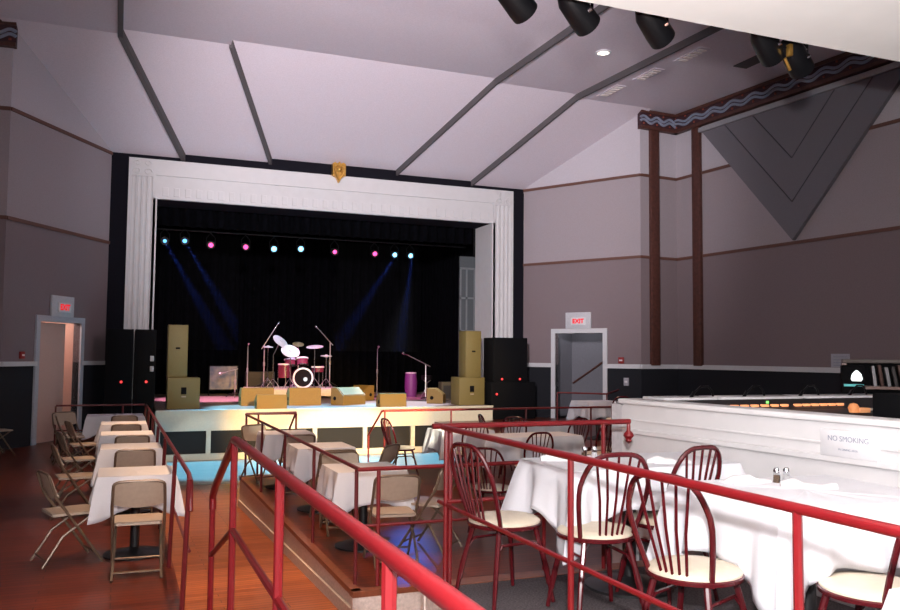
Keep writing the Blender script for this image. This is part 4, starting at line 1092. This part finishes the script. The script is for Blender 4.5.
# mixing console
t = thing('mixing_console', 'long dark sound mixing console with lit orange buttons inside the white booth', 'mixing console', (5.25, 5.25, .06))
mb = MB(); mb.prism([(-.42, .86), (.34, .93), (.34, .70), (-.42, .70)], -1.15, 1.35, Matrix(((0, 0, 1, 0), (1, 0, 0, 0), (0, 1, 0, 0), (0, 0, 0, 1))))
mb.build('desk_surface', M['console'], t, smooth=False)
mb = MB(); mb.prism([(.18, .91), (.34, .995), (.40, .995), (.40, .80), (.20, .80)], -1.15, 1.35, Matrix(((0, 0, 1, 0), (1, 0, 0, 0), (0, 1, 0, 0), (0, 0, 0, 1))))
mb.build('meter_bridge', M['console'], t, smooth=False)
for x0, x1 in ((-1.15, -.62), (-.58, .30), (.34, 1.35)):
    MB().box(x0, x1, .36, .66, .955, 1.015, .006).build('pale_cover', M['consolewhite'], t)
for x in [-.55+k*.105 for k in range(6)]+[.12+k*.095 for k in range(6)]:
    MB().box(x-.034, x+.034, .225, .255, .938, .958, .003).build('lit_button', M['btn'], t)
MB().box(-.20, -.18, .25, .262, .965, .985).build('green_light', M['btngreen'], t)
for k in range(14):
    x = .55+k*.05; MB().box(x-.01, x+.01, .02, .07, .905, .925, .002).build('fader_cap', M['btnwhite'], t)
mb = MB()
for x in (-1.0, 1.2):
    for y in (-.3, .3): mb.tube([(x, y, -.06), (x, y, .72)], .03, 8)
mb.build('desk_leg', M['blackiron'], t)
gl = ['first', 'second', 'third', 'fourth']
for k, x in enumerate((4.45, 5.0, 5.62, 6.2)):
    t = thing('gooseneck_lamp', '%s from the left of the black gooseneck lamps over the mixing console' % gl[k], 'lamp', (x+.25, 5.75, 1.075), 0, 'gooseneck lamps on the console')
    MB().tube([(0, 0, 0), (-.015, 0, .05), (-.07, -.02, .085), (-.16, -.04, .085), (-.25, -.06, .03)], .009, 8).build('neck', M['metalbody'], t)
    MB().tube([(-.24, -.055, .04), (-.29, -.07, -.01)], .014, 8).build('lamp_head', M['metalbody'], t)
t = thing('equipment_case', 'black equipment case standing at the right end of the booth', 'case', (5.80, 4.70, 0))
MB().box(-.36, .6, -.3, .1, 0, 1.14, .012).build('body', M['blackbox'], t)
MB().lathe([(.008, 0), (.008, .006), (0, .008)], 8, Matrix.Translation((-.05, -.3, 1.05)) @ Matrix.Rotation(PI/2, 4, 'X')).build('indicator', M['ledred'], t)
MB().box(-.3, .4, -.32, -.3, .3, .5, .006).build('handle_plate', M['grille'], t)
t = thing('desk_trinkets', 'small orange desk trinkets given a glow beside the black equipment case', 'lamp', (5.60, 5.12, .965))  # trinkets, not a lamp; emission added to brighten them
MB().lathe([(0, 0), (.035, 0), (.045, .04), (.03, .07), (0, .08)], 14).build('trinket_knob', mat('orange_glow', (.5, .2, .08), .5, noise=0, emit=(1, .35, .12), estr=.45), t); MB().box(.02, .13, -.05, .02, 0, .04, .004).build('card', mat('orange_card_glow', (.55, .25, .12), .6, emit=(1, .4, .15), estr=.3), t)
# shelf behind the booth with records and bottles, and a little screen
t = thing('record_shelf', 'dark wooden shelf unit behind the sound booth holding records', 'shelf', (10.12, 7.88, ZM), R(-45))
MB().box(-1.15, 1.4, -.22, .22, 1.80, 1.85, .004).build('top_board', mat('shelf_edge', (.10, .075, .065), .5), t)
MB().box(-1.15, -1.10, -.22, .22, 0, 1.80).build('side_board', M['wood'], t, smooth=False); MB().box(1.35, 1.4, -.22, .22, 0, 1.80).build('side_board', M['wood'], t, smooth=False)
MB().box(-1.10, 1.35, .19, .22, 0, 1.80).build('back_board', M['blackbox'], t, smooth=False)
MB().box(-1.10, 1.35, -.22, .19, 1.45, 1.49).build('shelf_board', M['wood'], t, smooth=False); MB().box(-1.10, 1.35, -.22, .19, .6, .64).build('shelf_board', M['wood'], t, smooth=False)
cols = [(.45, .44, .46), (.10, .04, .03), (.35, .34, .36), (.06, .05, .05), (.16, .09, .07), (.04, .04, .06)]
pos = ['leftmost upright on the shelf, pale spine', 'second upright on the shelf, dark red spine', 'third on the shelf, thin grey spine', 'fourth on the shelf, black spine', 'fifth on the shelf, brown spine', 'sixth on the shelf, blue black spine']
for k in range(6):
    o = MB().box(-.02, .02, -.17, .15, 0, .27+.02*math.sin(k*2), .003, mtx=Matrix.Rotation(R(-6-1.2*k), 4, 'Y')).build('record_sleeve', mat('sleeve_%d' % k, cols[k], .6), None, (10.12+.707*(-.75+k*.085), 7.88-.707*(-.75+k*.085), ZM+1.492), R(-45))
    tag(o, 'record sleeve '+pos[k], 'record', 'record sleeves on the dark shelf')
for k, (x, c, lb) in enumerate(((.35, (.20, .16, .18), 'grey bottle on the dark shelf, left of the blue one'), (.53, (.03, .05, .22), 'dark blue bottle on the dark shelf'))):
    t = thing('bottle', lb, 'bottle', (10.12+.707*x, 7.88-.707*x, ZM+1.492), 0, 'bottles on the dark shelf')
    MB().lathe([(0, 0), (.05, 0), (.05, .15), (.02, .22), (.02, .26)], 14).build('body', mat('bottle_%d' % k, c, .2), t); MB().lathe([(.022, .26), (.022, .285), (0, .286)], 12).build('cap', M['gold'], t)
t = thing('small_screen', 'small dark screen with a white glowing shape beside the record shelf', 'screen', (8.90, 8.15, .72), R(-42))
MB().box(-.13, .13, -.12, .12, 0, .60, .01).build('casing', M['blackbox'], t)
MB().lathe([(.055, 0), (.07, .03), (.055, .09), (.02, .13), (0, .14)], 16, Matrix.Translation((.04, -.125, .40)) @ Matrix.Scale(.25, 4, (0, 1, 0))).build('glowing_shape', M['screenglow'], t)
MB().box(-.11, .12, -.13, -.12, .33, .36).build('teal_bar', M['teal'], t, smooth=False)
t = thing('side_table', 'dark cabinet below the small glowing screen', 'cabinet', (8.90, 8.15, ZM), R(-42))
MB().box(-.28, .28, -.22, .22, 0, 1.17, .008).build('body', M['wood'], t); MB().box(-.25, .25, -.235, -.22, .1, 1.05, .004).build('door', M['blackbox'], t)

# ------------------------------------------------------------------ camera
cam = bpy.data.cameras.new('camera'); co = bpy.data.objects.new('camera', cam); C.objects.link(co)
F = 830.0; yaw, pitch, roll = R(21.7), R(3.5), R(-.5)
cam.sensor_fit = 'HORIZONTAL'; cam.sensor_width = 36; cam.lens = F*36/900; cam.clip_end = 200
fw = Vector((math.sin(yaw)*math.cos(pitch), math.cos(yaw)*math.cos(pitch), math.sin(pitch)))
r_ = Vector((math.cos(yaw), -math.sin(yaw), 0)); u_ = r_.cross(fw)
r2 = math.cos(roll)*r_-math.sin(roll)*u_; u2 = math.sin(roll)*r_+math.cos(roll)*u_
co.matrix_world = Matrix(((r2.x, u2.x, -fw.x, 0), (r2.y, u2.y, -fw.y, 0), (r2.z, u2.z, -fw.z, 1.4), (0, 0, 0, 1)))
S.camera = co

# ------------------------------------------------------------------ lights
def light(name, kind, loc, energy, col=(1, 1, 1), target=None, **kw):
    l = bpy.data.lights.new(name, kind); l.energy = energy; l.color = col
    for k, v in kw.items(): setattr(l, k, v)
    o = bpy.data.objects.new(name, l); C.objects.link(o); o.location = loc
    if target is not None:
        o.rotation_euler = (Vector(target)-Vector(loc)).to_track_quat('-Z', 'Y').to_euler()
    return o
# camera flash, a hand above the lens
light('camera_flash', 'POINT', (.02, -.02, 1.70), 1000, (1, .97, .98), shadow_soft_size=.04)
light('soffit_fill_spot', 'SPOT', (.02, -.02, 1.72), 1500, (1, .96, .93), (2.6, 3.0, 4.6), spot_size=R(95), spot_blend=.5, shadow_soft_size=.04)  # added upward spot that whitens the balcony underside
# added fill without a fixture, from above the balcony front towards the stage end
light('stage_end_fill', 'SPOT', (1.0, 4.7, 4.5), 8700, (1, .92, .97), (7.2, 20.5, 5.8), spot_size=R(62), spot_blend=.8, shadow_soft_size=.5)
light('stage_end_fill', 'SPOT', (8.0, 4.7, 4.5), 600, (1, .92, .97), (2.0, 20.5, 6.0), spot_size=R(60), spot_blend=.8, shadow_soft_size=.5)
# warm house downlights over the terraces
for x, y, e in ((.1, 9, 560), (.1, 13.5, 560), (1.15, 6.6, 1900), (1.15, 9.6, 1500), (1.15, 13.0, 2300), (3.2, 10, 260), (5.2, 10.0, 900), (7.6, 13.0, 900)):
    light('downlight_beam', 'SPOT', (x, y, 7.5), e, (1, .62, .36), (x, y, -1), spot_size=R(34), spot_blend=.7, shadow_soft_size=.12)
light('downlight_beam', 'SPOT', (9.33, 14.8, 7.7), 300, (1, .74, .55), (9.33, 14.8, -1), spot_size=R(60), spot_blend=.7, shadow_soft_size=.1)
light('under_balcony_fill', 'AREA', (3.0, 2.0, 3.38), 10, (1, .93, .86), (3.0, 2.3, 0), shape='RECTANGLE', size=2.4, size_y=2.0)  # added fill with no fixture, brightens table tops and booth
# front of house spots
light('amber_spot', 'SPOT', (3.1, 4.5, 3.42), 17000, (1, .55, .10), (4.8, 20.6, -.35), spot_size=R(20), spot_blend=.5, shadow_soft_size=.06)
light('amber_spot', 'SPOT', (4.0, 4.5, 3.42), 3600, (1, .68, .18), (8.2, 20.2, .8), spot_size=R(12), spot_blend=.5, shadow_soft_size=.06)
light('amber_spot', 'SPOT', (2.5, 4.5, 3.42), 1100, (1, .68, .16), (1.5, 20.2, .9), spot_size=R(10), spot_blend=.5, shadow_soft_size=.06)
light('pale_spot', 'SPOT', (3.6, 4.5, 3.42), 9000, (1, .92, .70), (5.0, 19.6, -1.65), spot_size=R(14), spot_blend=.25, shadow_soft_size=.06)
qv = mx2 @ Vector((.5, -.5, 2.2)); light('lobby_fill', 'POINT', qv, 22, (1, .85, .78), shadow_soft_size=.05)  # added point light, unseen, to lift the left doorway
qv = mx @ Vector((.3, -.7, 2.3)); light('vestibule_fill', 'POINT', qv, 7, (.95, .95, 1), shadow_soft_size=.05)  # added point light, unseen, to lift the dark vestibule
light('pale_spot', 'SPOT', (2.5, 4.5, 3.42), 2600, (1, .93, .78), (1.9, 19.6, -1.3), spot_size=R(10), spot_blend=.4, shadow_soft_size=.06)
# coloured stage lamps
def stage(x, z, target, e, col, sz=26, y=22.92):
    light('stage_lamp_beam', 'SPOT', (x, y, z-.05), e, col, target, spot_size=R(sz), spot_blend=.5, shadow_soft_size=.05)
CY = (.25, .75, 1); PK = (1, .16, .60); BL = (.12, .35, 1)
stage(2.17, 4.25, (2.4, 24.3, .1), 2200, (1, .38, .6), 44)
stage(3.07, 4.25, (4.6, 24.2, .6), 600, PK, 34)
stage(3.82, 4.24, (4.6, 24.2, 1.0), 600, CY, 30)
stage(4.55, 4.28, (5.3, 24.2, .8), 550, CY, 30)
stage(5.5, 4.25, (5.2, 24.2, .6), 700, PK, 30)
stage(6.66, 4.26, (8.0, 24.3, .1), 800, PK, 42)
stage(7.25, 4.26, (5.6, 20.4, .1), 2200, CY, 30, 22.1)
stage(7.73, 4.26, (7.0, 21.2, .1), 1800, (.8, .85, 1), 40, 22.1)
stage(1.51, 4.32, (3.3, 20.2, .1), 2200, CY, 36, 22.1)
stage(1.02, 4.29, (4.2, 20.9, .1), 1500, BL, 28, 22.1)
# cyan wash on the dance floor from the top of the stage opening
for x in (1.8, 4.0, 6.3):
    light('dance_floor_wash', 'SPOT', (x, 20.3, 6.1), 8000, (.08, .55, 1), (x+.2, 18.2, -1), spot_size=R(28), spot_blend=.5, shadow_soft_size=.05)
light('floor_reflection_spot', 'SPOT', (7.73, 22.3, 4.2), 210, (.06, .20, 1), (2.5, 7.4, ZM), spot_size=R(3.4), spot_blend=.9, shadow_soft_size=.03)  # added spot imitating the stage lamps mirrored in the terrace floor

# thin stage haze that shows the beams
hz = bpy.data.materials.new('stage_haze'); hz.use_nodes = True; hn = hz.node_tree.nodes; hn.remove(hn['Principled BSDF'])
vs = hn.new('ShaderNodeVolumeScatter'); vs.inputs['Density'].default_value = .03; vs.inputs['Anisotropy'].default_value = .3
hz.node_tree.links.new(vs.outputs[0], hn['Material Output'].inputs['Volume'])
tag(MB().box(.9, 2.9, 22.2, 22.5, 1.5, 4.5).box(5.5, 7.9, 22.2, 22.5, 1.5, 4.5).build('stage_haze', hz, smooth=False), 'thin haze in the beams of the stage lamps', 'haze', kind='stuff')
for x, z, tg in ((1.02, 4.29, (2.6, 22.3, 1.5)), (1.51, 4.32, (3.2, 22.3, 1.5)), (7.25, 4.26, (5.6, 22.3, 1.7)), (7.73, 4.26, (7.35, 22.3, 1.5))):
    light('haze_beam', 'SPOT', (x, 22.40, z-.03), 1500, (.05, .14, 1), tg, spot_size=R(10), spot_blend=.8, shadow_soft_size=.03)
w = bpy.data.worlds.new('dark_world'); S.world = w; w.use_nodes = True
w.node_tree.nodes['Background'].inputs[0].default_value = (.5, .45, .5, 1); w.node_tree.nodes['Background'].inputs[1].default_value = .02
S.view_settings.view_transform = 'Standard'; S.view_settings.look = 'None'; S.view_settings.exposure = 0; S.view_settings.gamma = 1
S.view_settings.use_curve_mapping = False
for o in [x for x in bpy.data.objects if x.get('label') == '']: print('NO LABEL', o.name)
